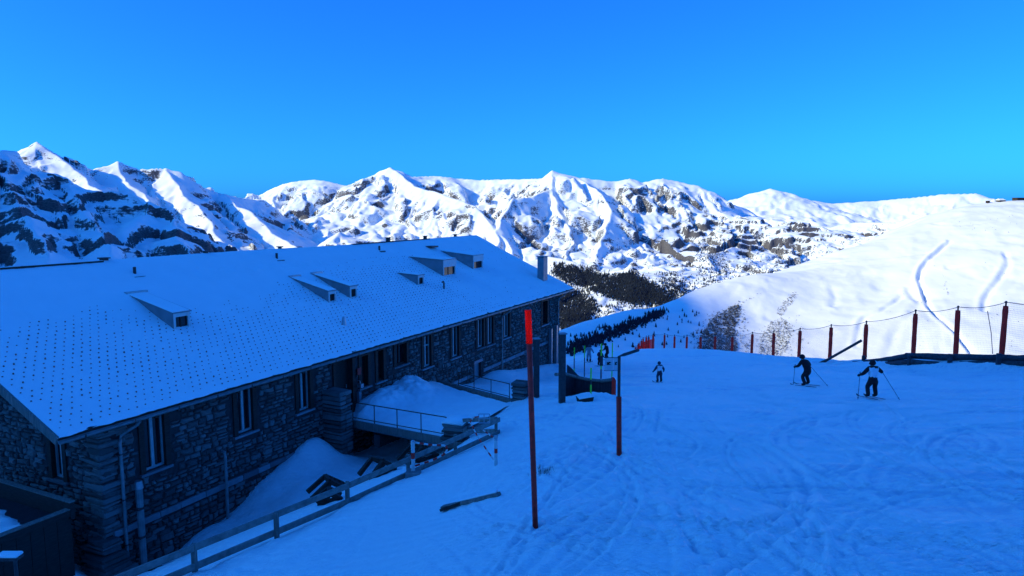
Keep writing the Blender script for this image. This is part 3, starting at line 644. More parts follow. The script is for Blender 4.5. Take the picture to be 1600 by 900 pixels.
# red plate and lamp by the door
mb = MB(); mb.box((12.95, WY - .12, hz(-7.25)), (13.2, WY - .10, hz(-6.95)), mi=0); mb.box((12.98, WY - .10, hz(-7.2)), (13.17, WY - .02, hz(-7.0)), mi=1); mb.build('wall_sign', [M['red_sign'], M['steel_dark']], house, label='small red plate beside the upper door')
mb = MB(); mb.tube([(13.0, WY, hz(-7.5)), (13.0, WY - .2, hz(-7.5)), (13.0, WY - .22, hz(-7.62))], .02); mb.box((12.9, WY - .32, hz(-7.8)), (13.1, WY - .12, hz(-7.62))); mb.build('wall_lamp', M['steel'], house, bevel=.01)
mb = MB(); mb.box((12.95, WY - .18, hz(-8.5)), (13.12, WY - .02, hz(-8.0))); mb.build('meter_box', M['sheet'], house, bevel=.015)

# roof slab, eave boards, gutter
mb = MB(); T = .16
prof = [(0, -6), (HALF_W, -6 + RISE), (DEPTH, -6), (DEPTH, -6 - T), (HALF_W, -6 + RISE - T), (0, -6 - T)]
for x in (0, ROOF_L): mb.v += [(x, d, hz(z)) for d, z in prof]
mb.f += [(0, 1, 7, 6), (1, 2, 8, 7), (2, 3, 9, 8), (3, 4, 10, 9), (4, 5, 11, 10), (5, 0, 6, 11), (0, 5, 4, 1), (1, 4, 3, 2), (6, 7, 10, 11), (7, 8, 9, 10)]; mb.m += [0] * 10
roof = mb.build('roof', M['wood_dark'], house)
mb = MB(); mb.bar((-.035, -.02, hz(-6.09)), (-.035, HALF_W, hz(-6.09 + RISE)), .06, .24); mb.build('verge_board', M['wood'], roof)
mb = MB(); mb.bar((ROOF_L + .035, -.02, hz(-6.09)), (ROOF_L + .035, HALF_W, hz(-6.09 + RISE)), .06, .24); mb.build('verge_board', M['wood'], roof)
mb = MB(); n = 10
for x in (-.02, ROOF_L): mb.v += [(x, -.10 + .085 * math.cos(math.pi * i / (n - 1) + math.pi), hz(-6.10) - .085 * math.sin(math.pi * i / (n - 1))) for i in range(n)]
mb.f += [(i, i + 1, n + i + 1, n + i) for i in range(n - 1)]; mb.m += [0] * (n - 1); gut = mb.build('gutter', M['gutter'], house, smooth=True)
so = gut.modifiers.new('thick', 'SOLIDIFY'); so.thickness = .008
for i in range(26):
    x = .6 + i * 1.46; mb = MB(); mb.box((x, -.195, hz(-6.20)), (x + .04, .0, hz(-6.185))); mb.box((x, -.20, hz(-6.19)), (x + .04, -.19, hz(-6.07))); mb.build('bracket', M['steel_dark'], gut)
# rafters' ends under the eave
for i in range(48):
    x = .5 + i * .79; mb = MB(); mb.box((x, .03, hz(-6.30)), (x + .1, WY - .03, hz(-6.165))); mb.build('rafter_end', M['wood_dark'], roof)
# snow sheet on the visible roof side
nt_, nd_ = 560, 140
tt, dd = np.meshgrid(np.linspace(-.05, ROOF_L + .05, nt_), np.linspace(-.06, HALF_W + .05, nd_), indexing='ij')
deep = .034 + .009 * fbm(tt / 5, dd / 2.5, 4, 401) + .075 * sstep(4.2, 6.2, dd + 1.2 * fbm(tt / 3, dd / 3, 3, 405) - .02 * (tt - 20)) * sstep(16, 4, tt - .9 * dd) + .03 * sstep(20, 34, tt) + .045 * sstep(6.4, 7.4, dd)
deep = np.maximum(deep, .012) + .010 * fbm(tt / .35, dd / .5, 3, 411)
wr = np.exp(-((dd - (6.9 - .05 * (tt - 9)) - .5 * fbm(tt / 2, dd, 2, 421)) / .35) ** 2) * sstep(8, 11, tt) * sstep(27, 20, tt)
deep += wr * .05 * ridged(tt / .35, dd / .5, 2, 431)
wr2 = sstep(24, 28, tt) * sstep(.4, .9, dd) * sstep(3.8, 2.4, dd); deep += wr2 * .03 * ridged(tt / .3 + dd, dd / .7, 2, 441)
edge = np.minimum(np.minimum(tt + .05, ROOF_L + .05 - tt) / .1, (dd + .06) / .12); deep = deep * np.clip(edge, 0, 1) ** .5 + .012
zz = -6 + RISE * np.minimum(dd, HALF_W) / HALF_W + deep
dd2 = dd + .09 * fbm(tt / .6, dd * 0, 4, 451) * sstep(.5, 0, dd)
roof_snow = np_mesh('roof_snow', np.stack([tt, dd2, hz(zz)], -1).reshape(-1, 3), grid_faces(nt_, nd_), M['snow'], roof)
t2, d2 = np.meshgrid(np.linspace(-.05, ROOF_L + .05, 60), np.linspace(HALF_W, DEPTH + .05, 20), indexing='ij')
np_mesh('roof_snow', np.stack([t2, d2, hz(-6 + RISE * (DEPTH - d2) / HALF_W + .06)], -1).reshape(-1, 3), grid_faces(60, 20), M['snow'], roof)
# snow-guard studs in staggered rows
mb = MB(); k = 0; d = .22
while d < 8.0:
    t = .2 + (.14 if k % 2 else 0)
    while t < ROOF_L - .1:
        i, j = int((t + .05) / (ROOF_L + .1) * (nt_ - 1)), int((d + .06) / (HALF_W + .11) * (nd_ - 1))
        hgt = .066 + random.gauss(0, .008)
        if deep[i, j] < hgt - .006:
            z = -6 + RISE * d / HALF_W; a, b, c = t + random.gauss(0, .01), d + random.gauss(0, .01), hz(z)
            mb.add([(a - .021, b - .025, c), (a + .021, b - .025, c), (a + .021, b + .015, c), (a - .021, b + .015, c), (a - .016, b - .02, c + hgt), (a + .016, b - .02, c + hgt), (a + .016, b + .004, c + hgt), (a - .016, b + .004, c + hgt)], [(4, 5, 6, 7), (0, 1, 5, 4), (1, 2, 6, 5), (2, 3, 7, 6), (3, 0, 4, 7)])
        t += .28
    d += .21; k += 1
mb.build('snow_guards', M['stud'], roof, kind='stuff')
# dark ridge flashing on the near part of the ridge
mb = MB(); mb.bar((-.05, HALF_W - .02, hz(-2.2 + .10)), (6.9, HALF_W - .02, hz(-2.2 + .10)), .30, .10); mb.build('ridge_cap', M['wood_dark'], roof)
mb = MB(); mb.bar((22.5, HALF_W, hz(-2.2 + .09)), (31, HALF_W, hz(-2.2 + .09)), .2, .05); mb.build('ridge_cap', M['wood_dark'], roof)

# dormers
def dormer(t0, t1, s0, h, s1, ledge=False, tall=False):
    z0, z1 = zr(s0), zr(s1); zt = z0 + h; m = MB(); th = .03
    m.add([(t0, s0, hz(z0 - .05)), (t0, s0, hz(zt)), (t0, s1, hz(z1 + .03)), (t0, s1, hz(z1 - .05))], [(0, 1, 2, 3)])
    m.add([(t1, s0, hz(z0 - .05)), (t1, s0, hz(zt)), (t1, s1, hz(z1 + .03)), (t1, s1, hz(z1 - .05))], [(0, 1, 2, 3)])
    m.add([(t0, s0 + .2, hz(z0 - .05)), (t1, s0 + .2, hz(z0 - .05)), (t1, s0 + .2, hz(zt)), (t0, s0 + .2, hz(zt))], [(0, 1, 2, 3)])
    D = m.build('dormer', M['sheet'], house)
    a, b = Vector((0, s0 - .06, hz(zt + .02))), Vector((0, s1, hz(z1 + .06)))
    r = MB(); mid = (a + b) / 2 - Vector((0, 0, .035))
    r.bar((t0 - .05 + (t1 - t0 + .1) / 2, a.y, a.z), (t0 - .05 + (t1 - t0 + .1) / 2, b.y, b.z), t1 - t0 + .1, .035); r.build('dormer_roof', M['sheet'], D)
    sn = MB(); sn.bar(((t0 + t1) / 2 - .03, a.y + .03, a.z + .035), ((t0 + t1) / 2 - .03, b.y, b.z + .035), t1 - t0 + .02, .04); sn.build('dormer_snow', M['snow'], D, bevel=.012)
    f = MB(); fw = .085; hd = .14 if not tall else h * .42
    f.box((t0, s0 - .02, hz(z0 + .02)), (t0 + fw, s0 + .05, hz(zt))); f.box((t1 - fw, s0 - .02, hz(z0 + .02)), (t1, s0 + .05, hz(zt))); f.box((t0 + fw, s0 - .02, hz(zt - hd)), (t1 - fw, s0 + .05, hz(zt)))
    if tall: f.box((t0 - .03, s0 - .05, hz(zt - hd)), (t1 + .03, s0 - .021, hz(zt + .01)))
    f.build('frame', M['white_paint'], D)
    p = MB(); p.box((t0 + fw, s0 + .08, hz(z0 + .02)), (t1 - fw, s0 + .1, hz(zt - hd))); p.build('pane', M['pane'], D)
    q = MB(); mw = t0 + fw + (t1 - t0 - 2 * fw) * .45; q.box((mw, s0 + .05, hz(z0 + .02)), (mw + .035, s0 + .079, hz(zt - hd))); q.box((t0 + fw, s0 + .05, hz(z0 + .02)), (t1 - fw, s0 + .078, hz(z0 + .06))); q.build('casement', M['wood_dark'], D)
    if ledge:
        l = MB(); l.box((t0 - .1, s1 - .1, hz(z1 + .05)), (t1 + .1, s1 + .05, hz(z1 + .15))); l.build('flashing', M['steel'], D)
dormer(6.30, 7.0, 3.45, .62, 5.95, True); dormer(14.63, 15.17, 3.4, .56, 5.75, True); dormer(16.23, 16.78, 3.42, .62, 5.8, True); dormer(22.4, 23.0, 3.5, .60, 4.9)
dormer(25.8, 27.3, 3.9, 1.05, 6.4, False, True); dormer(30.0, 31.35, 4.1, .98, 6.7, False, True)
# chimneys, ridge vents, snow-stop rods
mb = MB(); c0 = 1.35; mb.box((35.7, c0, hz(zr(c0) - .3)), (36.5, c0 + .5, hz(zr(c0) + 1.85))); ch = mb.build('chimney', M['sheet'], roof, bevel=.02)
mb = MB(); mb.box((35.65, c0 - .05, hz(zr(c0) + 1.87)), (36.55, c0 + .55, hz(zr(c0) + 1.93))); mb.build('cap', M['sheet'], ch)
mb = MB(); mb.box((36.503, c0 + .02, hz(zr(c0))), (36.516, c0 + .48, hz(zr(c0) + 1.84))); mb.build('panel', M['white_paint'], ch)
for t, s, h, w in ((6.95, 8.25, .24, .24), (11.9, 8.3, .22, .18), (16.6, 8.3, .2, .15), (26.2, 8.3, .32, .22), (30.6, 8.3, .28, .2), (34.8, 8.3, .26, .18)):
    mb = MB(); z = zr(s); mb.box((t, s, hz(z - .1)), (t + w, s + w, hz(z + h))); v = mb.build('ridge_vent', M['steel_dark'], roof, bevel=.01)
    mb = MB(); mb.box((t - .05, s - .05, hz(z + h + .002)), (t + w + .05, s + w + .05, hz(z + h + .05))); mb.build('cap', M['steel_dark'], v)
for t, s, h in ((7.5, 7.15, .42), (15.45, 7.4, .40), (24.0, 7.4, .36)):
    mb = MB(); z = zr(s); mb.tube([(t, s, hz(z - .05)), (t + .02, s + .02, hz(z + h))], .06, 8); v = mb.build('vent_pipe', M['steel_dark'], roof)
    mb = MB(); mb.box((t - .18, s - .25, hz(zr(s - .1) + .01)), (t + .3, s + .05, hz(zr(s - .1) + .09))); mb.build('flashing', M['steel_dark'], v)
mb = MB(); z = zr(1.7); mb.tube([(13.64, 1.7, hz(z - .05)), (13.64, 1.7, hz(z + .34)), (13.64, 1.7, hz(z + .40))], [.12, .07, .05], 10); mb.build('vent_cowl', M['steel'], roof)
mb = MB(); z = zr(2.75); mb.tube([(24.0, 2.75, hz(z - .05)), (24.0, 2.75, hz(z + .38)), (23.85, 2.70, hz(z + .5)), (23.65, 2.65, hz(z + .48))], .05, 8); mb.build('vent_pipe', M['steel_dark'], roof)
mb = MB(); z = zr(7.3); mb.bar((29.1, 7.25, hz(zr(7.25) + .12)), (29.9, 7.25, hz(zr(7.25) + .12)), .9, .1); mb.build('roof_hatch', M['steel_dark'], roof)
# downpipes
def pipe(pts, r, m, name, P=house): 
    mb = MB(); mb.tube(pts, r, 10); return mb.build(name, m, P, smooth=False)
for t, zb in ((1.95, -11.4), (27.0, -10.2), (36.3, -12.2)):
    dp_ = pipe([(t + .35, -.08, hz(-6.2)), (t + .3, .0, hz(-6.32)), (t + .05, WY - .16, hz(-6.62)), (t, WY - .16, hz(-6.8)), (t, WY - .16, hz(zb))], .05, M['gutter'], 'downpipe')
    for zz_ in (-7.2, -8.6, -10):
        if zz_ > zb: mb = MB(); mb.box((t - .07, WY - .22, hz(zz_)), (t + .07, WY - .02, hz(zz_ + .03))); mb.build('clamp', M['steel_dark'], dp_)
fl = pipe([(2.35, WY - .3, hz(-11.4)), (2.35, WY - .3, hz(-8.35))], .105, M['gutter'], 'flue_pipe')
mb = MB(); mb.tube([(2.35, WY - .3, hz(-8.36)), (2.35, WY - .3, hz(-8.3)), (2.35, WY - .3, hz(-8.12))], [.13, .13, .10], 14); mb.build('flue_cap', M['steel'], fl)
for zz_ in (-9.0, -9.9):
    mb = MB(); mb.box((2.21, WY - .42, hz(zz_)), (2.49, WY - .02, hz(zz_ + .06))); mb.build('clamp', M['steel_dark'], fl)
pipe([(5.62, WY - .06, hz(-8.3)), (5.62, WY - .2, hz(-8.33)), (5.62, WY - .22, hz(-8.5)), (5.6, WY - .22, hz(-11.2))], .055, M['gutter'], 'vent_pipe')
# boards standing against the far end of the wall
for t, z0_, z1_ in ((34.6, -12.4, -8.6), (35.6, -12.4, -8.5)):
    mb = MB(); mb.box((t, WY - .35, hz(z0_)), (t + .16, WY - .12, hz(z1_))); mb.build('wall_post', M['steel'], house)
# ------------------------------------------------------------------ terraces, railings, poles, fence
def gp(px, py, y0=5, y1=185):
    h = near.hit(px, py, y0, y1, 1500)[0]; return h
def P3(x, y, dz=0): return Vector((x, y, gz(x, y) + dz))

# entrance terrace: a bridge from the slope to the upper door
A, B, C, D = world_pt(11.9, WY - .02, 0)[:2], np.array([-2.35, 25.1]), np.array([.1, 29.5]), world_pt(19.6, WY - .02, 0)[:2]
ZA, ZBp, ZC, ZD = -8.95, -8.72, -8.62, -9.25
ter = empty('entrance_terrace', (float(B[0]), float(B[1]), -9.3), label='snow-covered terrace bridging from the slope to the upper house door', category='terrace')
def tl(p, z): return (float(p[0] - B[0]), float(p[1] - B[1]), z + 9.3)
mb = MB(); cs = [(A, ZA), (B, ZBp), (C, ZC), (D, ZD)]
mb.add([tl(p, z) for p, z in cs] + [tl(p, z - .28) for p, z in cs], [(0, 1, 2, 3), (7, 6, 5, 4), (0, 4, 5, 1), (1, 5, 6, 2), (2, 6, 7, 3), (3, 7, 4, 0)]); mb.build('slab', M['concrete'], ter)
def lerp(a, b, t): return a + (b - a) * t
nb = MB(); e0, e1 = lerp(A, B, .02), B; dirn = (e1 - e0) / np.linalg.norm(e1 - e0); out = np.array([dirn[1], -dirn[0]])
nb.bar(tl(e0 + out * .06, ZA - .04), tl(e1 + out * .06, ZBp - .04), .10, .26); nb.build('edge_beam', M['wood'], ter)
nb = MB(); nb.bar(tl(lerp(A, B, .35), ZA - .55), tl(lerp(D, C, .35), ZD - .55), .3, .5); nb.build('bearer', M['steel_dark'], ter)
# far side wall under the terrace
nb = MB(); nb.bar(tl(lerp(D, C, .0), -10.2), tl(lerp(D, C, 1.), -9.6), .2, 1.7); nb.build('retaining_wall', M['mortar'], ter)
# snow on it, heaped against the house
ns = 80; uu, vv = np.meshgrid(np.linspace(0, 1, ns), np.linspace(0, 1, ns), indexing='ij')     # u: house -> slope, v: near edge -> far edge
q = lambda a, b, c, d: (1 - uu) * ((1 - vv) * a + vv * d) + uu * ((1 - vv) * b + vv * c)
X, Y, Z = q(A[0], B[0], C[0], D[0]), q(A[1], B[1], C[1], D[1]), q(ZA, ZBp, ZC, ZD)
heap = .85 * np.exp(-((uu + .02) / .26) ** 2 - (np.abs(vv - .62) / .22) ** 1.5) + .55 * np.exp(-((uu - .1) / .16) ** 2 - ((vv - .25) / .2) ** 2) + .25 * np.exp(-((uu - .3) / .25) ** 2 - ((vv - .5) / .3) ** 2)
ed = np.minimum(np.minimum(vv, 1 - vv) / .04, np.minimum(uu + .2, 1.2 - uu) / .02); ed = np.clip(ed, 0, 1)
hp = (.10 + heap * (1 + .14 * fbm(X / .8, Y / .8, 2, 501) + .10 * ridged(X / .35, Y / .35, 3, 503)) + .03 * fbm(X / .7, Y / .7, 3, 505)) * ed + .004
hp *= np.where((uu < .12) & (vv < .12), .35, 1)
np_mesh('terrace_snow', np.stack([X - B[0], Y - B[1], Z + hp + 9.3], -1).reshape(-1, 3), grid_faces(ns, ns), M['snow'], ter)
def railing(P, pts, n, h=.85, r=.022, name='railing'):
    """pts: two 3D ends; rail, knee rail, posts"""
    a, b = Vector(pts[0]), Vector(pts[1]); up = Vector((0, 0, h))
    m = MB(); m.tube([a + up, b + up], r, 8); R_ = m.build(name, M['rust'], P)
    m = MB(); m.tube([a + up * .22, b + up * .22], r * .8, 6); m.build('knee_rail', M['rust'], R_)
    for i in range(n):
        p = a.lerp(b, i / (n - 1)); m = MB(); m.tube([p - Vector((0, 0, .15)), p + up], r, 6); m.build('post', M['rust'], R_)
    return R_
railing(ter, (tl(lerp(A, B, .12), ZA + .02), tl(lerp(A, B, .97), ZBp + .02)), 5)
# upper terrace edge and its railing
up_a, up_b = D + (C - D) * .02 + np.array([0, .3]), C + np.array([-.1, .35])
kt = empty('terrace_kerb', (float(up_a[0]), float(up_a[1]), -9.4), label='low timber kerb with iron railing on the far side of the terrace', category='railing')
kl = lambda p, z: (float(p[0] - up_a[0]), float(p[1] - up_a[1]), z + 9.4)
m = MB(); m.bar(kl(up_a, -9.18), kl(up_b, -8.58), .16, .24); m.build('kerb_beam', M['wood'], kt)
railing(kt, (kl(lerp(up_a, up_b, .3), -8.95), kl(lerp(up_a, up_b, .97), -8.55)), 4, .75)

def stone_pillar(name, x, y, z0, z1, w, label, cap=True):
    P = empty(name, (x, y, z0), random.uniform(.1, .4) + 1.0, label=label, category='pillar')
    m = MB(); m.box((-w / 2 + .05, -w / 2 + .05, 0), (w / 2 - .05, w / 2 - .05, z1 - z0 - .05)); m.build('core', M['mortar'], P)
    z = 0
    while z < z1 - z0:
        h = random.uniform(.10, .19); e = [random.uniform(-.05, .05) for _ in range(4)]
        c = random.uniform(-.12, .12) * w
        for a, b in ((-w / 2 + e[0], c), (c + .015, w / 2 + e[1])):
            m = MB(); m.box((a, -w / 2 + e[2], z + .01), (b, w / 2 + e[3], z + h - .012), jit=.03); m.build('stone', M['stone'], P, bevel=.02)
        z += h
    if cap:
        m = MB(); m.box((-w / 2 - .03, -w / 2 - .03, z - .01), (w / 2 + .03, w / 2 + .03, z + .14), jit=.03); m.build('snow_cap', M['snow'], P, bevel=.05, smooth=True)
    return P
stone_pillar('stone_pillar', -2.1, 24.85, -9.5, -7.98, .8, 'stubby dry-stone pillar with a snow cap at the terrace corner')
stone_pillar('stone_pillar', .38, 29.8, -9.0, -7.72, .62, 'small dry-stone pillar behind the tall red pole', cap=False)

# two-rail timber railing along the top of the bank
rp = [(-7.95, 12.35), (-6.75, 13.75), (-5.5, 15.2), (-4.25, 16.9), (-2.96, 18.75), (-1.75, 20.4), (-.53, 22.0)]
tr = empty('timber_railing', (rp[0][0], rp[0][1], -8), label='weathered two-rail timber railing running along the bank above the house', category='railing')
rl = lambda x, y, z: (x - rp[0][0], y - rp[0][1], z + 8)
zt = lambda y: -7.12 + (y - 12.35) * .022
ends = []
for i, (x, y) in enumerate(rp):
    m = MB(); m.box((x - rp[0][0] - .05, y - rp[0][1] - .05, gz(x, y) - .5 + 8), (x - rp[0][0] + .05, y - rp[0][1] + .05, zt(y) + .05 + 8)); m.build('post', M['wood'], tr, bevel=.008)
dr2 = Vector((rp[-1][0] - rp[0][0], rp[-1][1] - rp[0][1])).normalized(); nrm2 = Vector((-dr2.y, dr2.x)) * -.075
for a, b in ((0, 3), (3, 6)):
    for dz in (0, -.42):
        (x0, y0), (x1, y1) = rp[a], rp[b]; g = .012 if a else 0
        m = MB(); m.bar(rl(x0 + nrm2.x + dr2.x * (g - .12 * (a == 0)), y0 + nrm2.y + dr2.y * (g - .12 * (a == 0)), zt(y0) + dz - .03), rl(x1 + nrm2.x + dr2.x * (.1 * (b == 6)), y1 + nrm2.y + dr2.y * (.1 * (b == 6)), zt(y1) + dz - .03), .05, .15); m.build('rail', M['wood_rail'], tr, bevel=.006)
for dz in (0, -.42):
    m = MB(); m.bar(rl(-.5, 22.1, zt(22) + dz - .03), rl(-1.8, 24.4, -7.72 + dz), .05, .14); m.build('rail', M['wood_rail'], tr, bevel=.006)

# red and white barrier arms
def barrier_post(P, h, r=.055):
    for i, (a, b, mm) in enumerate(((0, .5, 'white_paint'), (.5, .68, 'red_pole'), (.68, 1.0, 'white_paint'))):
        m = MB(); m.tube([(0, 0, a * h), (0, 0, b * h)], r, 12); m.build('post', M[mm], P)
    m = MB(); m.tube([(0, 0, h), (0, 0, h + .03)], [r * 1.15, r * .7], 12); m.build('post_cap', M['steel'], P)
def striped(P, pts, r, seg=.13):
    pts = [Vector(p) for p in pts]; L = [0]
    for a, b in zip(pts[:-1], pts[1:]): L.append(L[-1] + (b - a).length)
    def pos(s):
        for i in range(len(pts) - 1):
            if s <= L[i + 1] + 1e-6: return pts[i].lerp(pts[i + 1], (s - L[i]) / (L[i + 1] - L[i]))
        return pts[-1]
    n = int(L[-1] / seg)
    for k in range(n):
        a, b = k * L[-1] / n, (k + 1) * L[-1] / n; mid_ = [pos(x) for x in L if a < x < b]
        m = MB(); m.tube([pos(a)] + mid_ + [pos(b)], r, 8); m.build('stripe', M['red_pole' if k % 2 else 'white_paint'], P)
bx, by = -2.75, 18.3
g1 = empty('barrier_arm', (bx, by, gz(bx, by)), label='white post with red band and looped striped arm on a concrete foot', category='barrier')
m = MB(); m.box((-.2, -.2, -.15), (.2, .2, .14)); m.build('concrete_foot', M['concrete'], g1, bevel=.02)
barrier_post(g1, .98)
striped(g1, [(.06, 0, .95), (.5, .22, .80), (.82, .36, .74), (.90, .40, .68), (.90, .40, .56), (.82, .36, .47), (.5, .22, .35), (.06, 0, .28)], .03)
bx, by = -.38, 15.6
g2 = empty('barrier_arm', (bx, by, gz(bx, by)), label='low white post with red band whose thin striped arm is folded down beside the railing', category='barrier')
barrier_post(g2, .62, .04)
m = MB(); m.add([(-.03, -.01, .58), (.03, -.01, .58), (.05, -.01, .74), (-.05, -.01, .74), (-.03, .01, .58), (.03, .01, .58), (.05, .01, .74), (-.05, .01, .74)], [(0, 1, 2, 3), (4, 5, 6, 7), (0, 1, 5, 4), (2, 3, 7, 6), (1, 2, 6, 5), (3, 0, 4, 7)]); m.build('fork', M['steel'], g2)
striped(g2, [(0, 0, .64), (-.32, .5, .70)], .016, .1)
striped(g2, [(-.06, 0, .14), (-.45, .5, .52), (-.66, .9, .78), (-.6, 1.0, .86), (-.45, 1.0, .88)], .018, .11)
m = MB()
for a, b in (((-.45, 1, .72), (-.18, 1, .72)), ((-.45, 1, .95), (-.18, 1, .95)), ((-.45, 1, .72), (-.45, 1, .95)), ((-.18, 1, .72), (-.18, 1, .95)), ((-.45, 1, .83), (-.18, 1, .83)), ((-.32, 1, .72), (-.32, 1, .95))): m.tube([a, b], .012, 6)
m.build('hinge_frame', M['steel'], g2)

# broken timber frames lying in the hollow
def timber_trestle(x, y, rz, s, label):
    P = empty('timber_trestle', (x, y, gz(x, y)), rz, label=label, category='timber', group='timber frames lying in the hollow')
    k = 0
    for a, b in (((-.9, 0, .05), (0, 0, .75)), ((0, 0, .75), (.9, 0, .1)), ((-.9, 0, .05), (.9, 0, .1)), ((-.9, .9, .05), (0, .9, .7)), ((0, .9, .7), (.9, .9, .1)), ((0, 0, .75), (0, .9, .7)), ((-.3, 0, .08), (0, 0, .7))):
        m = MB(); m.bar([c * s for c in a], [c * s for c in b], .10, .12 + .003 * k); m.build('beam', M['wood_dark'], P); k += 1
    for k in range(3):
        m = MB(); f_ = .25 + .25 * k; m.bar([(.9 * f_) * s, -.05 * s, (.78 - .65 * f_) * s], [(.9 * f_) * s, .95 * s, (.74 - .62 * f_) * s], .12, .03); m.build('slat', M['wood_dark'], P)
timber_trestle(-5.5, 19.8, .5, .62, 'largest dark timber frame lying in the hollow behind the railing')
timber_trestle(-4.0, 20.4, .9, .58, 'dark tilted timber frame between the largest frame and the terrace')
timber_trestle(-5.0, 17.9, .3, .36, 'small dark timber frame poking up just behind the railing')
timber_trestle(-2.9, 21.4, .7, .66, 'dark timber frame in the shade below the stubby stone pillar')
# plank lying on the snow
a, b = gp(695, 797), gp(776, 775); c = Vector((a + b) / 2)
pk = empty('loose_plank', c, math.atan2(b[1] - a[1], b[0] - a[0]), label='old weathered plank lying half buried in the bank', category='plank')
L2 = float(np.linalg.norm(b - a)) / 2; dzp = float(b[2] - a[2]) / 2
m = MB(); m.bar((-L2, 0, -dzp + .04), (L2, 0, dzp + .05), .13, .07); pb = m.build('board', M['wood'], pk, bevel=.01)
m = MB(); m.bar((-L2 * .5, .03, -dzp * .5 + .095), (L2 * .9, .03, dzp * .9 + .105), .09, .035); m.build('snow_crust', M['snow'], pk, bevel=.012)
m = MB(); m.bar((-L2 * .96, -.1, -dzp + .03), (-L2 * .3, -.05, -dzp * .3 + .06), .06, .05); m.build('splinter', M['wood_dark'], pk)

# wooden lean-to at the gable end
KX, KY = -12.2, 18.0
sh = empty('wooden_shed', (KX, KY, -10.0), math.atan2(-U[1], -U[0]), label='low dark wooden shed with snow on its sunken roof at the gable end', category='shed')
for i in range(14):      # boards of the side towards the slope
    x = .02 + i * .34; m = MB(); m.box((x + .004, -.05, -.5), (x + .332, 0, 1.585 - random.uniform(0, .01))); m.build('plank', M['wood_dark'], sh)
for i in range(14):      # boards of the side towards the gable
    y = -.05 - i * .34; m = MB(); m.box((-.05, y - .332, -.5), (0, y - .004, 1.5)); m.build('plank', M['wood_dark'], sh)
m = MB(); m.box((-.1, -5, 1.51), (.02, .06, 1.98)); m.build('back_fascia', M['wood_dark'], sh)
m = MB(); m.box((-.12, -5, 1.982), (.04, .08, 2.01)); m.build('fascia_cap', M['wood'], sh)
m = MB(); m.box((.021, -.12, 1.59), (5, .05, 1.78)); m.build('side_fascia', M['wood_dark'], sh)
m = MB(); m.box((.021, -.14, 1.782), (5, .07, 1.80)); m.build('fascia_cap', M['wood'], sh)
m = MB(); m.add([(.02, -5, 1.50), (5, -5, 1.50), (5, -.12, 1.50), (.02, -.12, 1.50)], [(0, 1, 2, 3)]); m.build('roof_deck', M['rubber'], sh)
sx, sy = np.meshgrid(np.linspace(.03, 4.95, 70), np.linspace(-4.9, -.125, 60), indexing='ij')
np_mesh('roof_snow', np.stack([sx, sy, 1.5 + np.clip(.12 + .05 * fbm(sx / .6, sy / .5, 3, 511) - .22 * sstep(.95, .35, sx + .25 * fbm(sx, sy / .6, 2, 3)) - .1 * sstep(-.3, -.125, sy), -.05, 1)], -1).reshape(-1, 3), grid_faces(70, 60), M['snow'], sh)
m = MB(); m.box((2.2, .002, -.5), (2.35, .10, .9)); m.build('bracket', M['wood_dark'], sh)
lp = empty('lamp_post', (-10.75, 14.0, gz(-10.75, 14.0)), label='short dark iron post with a snow-topped lamp head in front of the shed', category='lamp')
m = MB(); m.tube([(0, 0, -.3), (0, 0, 1.55)], .04, 10); m.build('post', M['steel_dark'], lp)
m = MB(); m.box((-.35, -.12, 1.551), (.12, .12, 1.61)); m.build('lamp_head', M['steel_dark'], lp, bevel=.01)
m = MB(); m.box((-.35, -.12, 1.612), (.12, .12, 1.68)); m.build('snow_cap', M['snow'], lp, bevel=.025)

# marker poles
b = gp(838, 825); t = at(825, 484, b[1] - .05)
mp_ = empty('marker_pole', b, label='tall red piste pole with a fluorescent red top brightened in its colour, below the terrace', category='pole')
d = Vector(t - b); m = MB(); m.tube([(0, 0, -.4), d * .852], .043, 14); m.build('shaft', M['red_pole'], mp_, smooth=True)
m = MB(); m.tube([d * .8525, d], .046, 14); m.build('top_sleeve', M['boosted_fluo_red'], mp_, smooth=True)  # the sleeve's glow in the shade is put into its colour
m = MB(); m.tube([d * 1.0005, d * 1.012], [.046, .03], 14); m.build('cap', M['steel_dark'], mp_)
b = gp(968, 711); yb = b[1]; d1 = Vector(at(967, 620, yb) - b); d2 = Vector(at(967.5, 557, yb) - b)
mp2 = empty('sign_post', b, label='dark red post with an angled iron top and small white sign plates', category='sign')
m = MB(); m.tube([(0, 0, -.4), d1], .062, 14); m.build('sleeve', M['red_pole'], mp2, smooth=True)
m = MB(); m.tube([d1 * 1.0005, d2, d2 + Vector((.12, .05, .03)), d2 + Vector((.5, .3, .09))], .036, 10); m.build('iron_top', M['steel_dark'], mp2)
for i, (xa, xb) in enumerate(((-.33, -.14), (-.125, -.02))):
    m = MB(); m.box((d2.x + xa, d2.y - .012, d2.z - .33), (d2.x + xb, d2.y + .012, d2.z - .04)); pl = m.build('sign_plate', M['sign_white'], mp2)
    m = MB(); cx, cz = d2.x + (xa + xb) / 2, d2.z - .18; w = (xb - xa) * .3
    for k in range(2): m.add([(cx - w, d2.y - .0155, cz - .02 + k * .07), (cx + w, d2.y - .0155, cz + .02 + k * .05 - .03), (cx, d2.y - .0155, cz + .06 + k * .05 - .05), (cx - w * .6, d2.y - .0155, cz + .05 - k * .05)], [(0, 1, 2, 3)])
    m.build('pictogram', M['black'], pl)
m = MB(); m.bar((d2.x - .34, d2.y + .02, d2.z - .035), (d2.x, d2.y + .02, d2.z - .035), .015, .02); m.bar((d2.x - .34, d2.y + .02, d2.z - .335), (d2.x, d2.y + .02, d2.z - .335), .015, .02); m.build('sign_frame', M['steel_dark'], mp2)

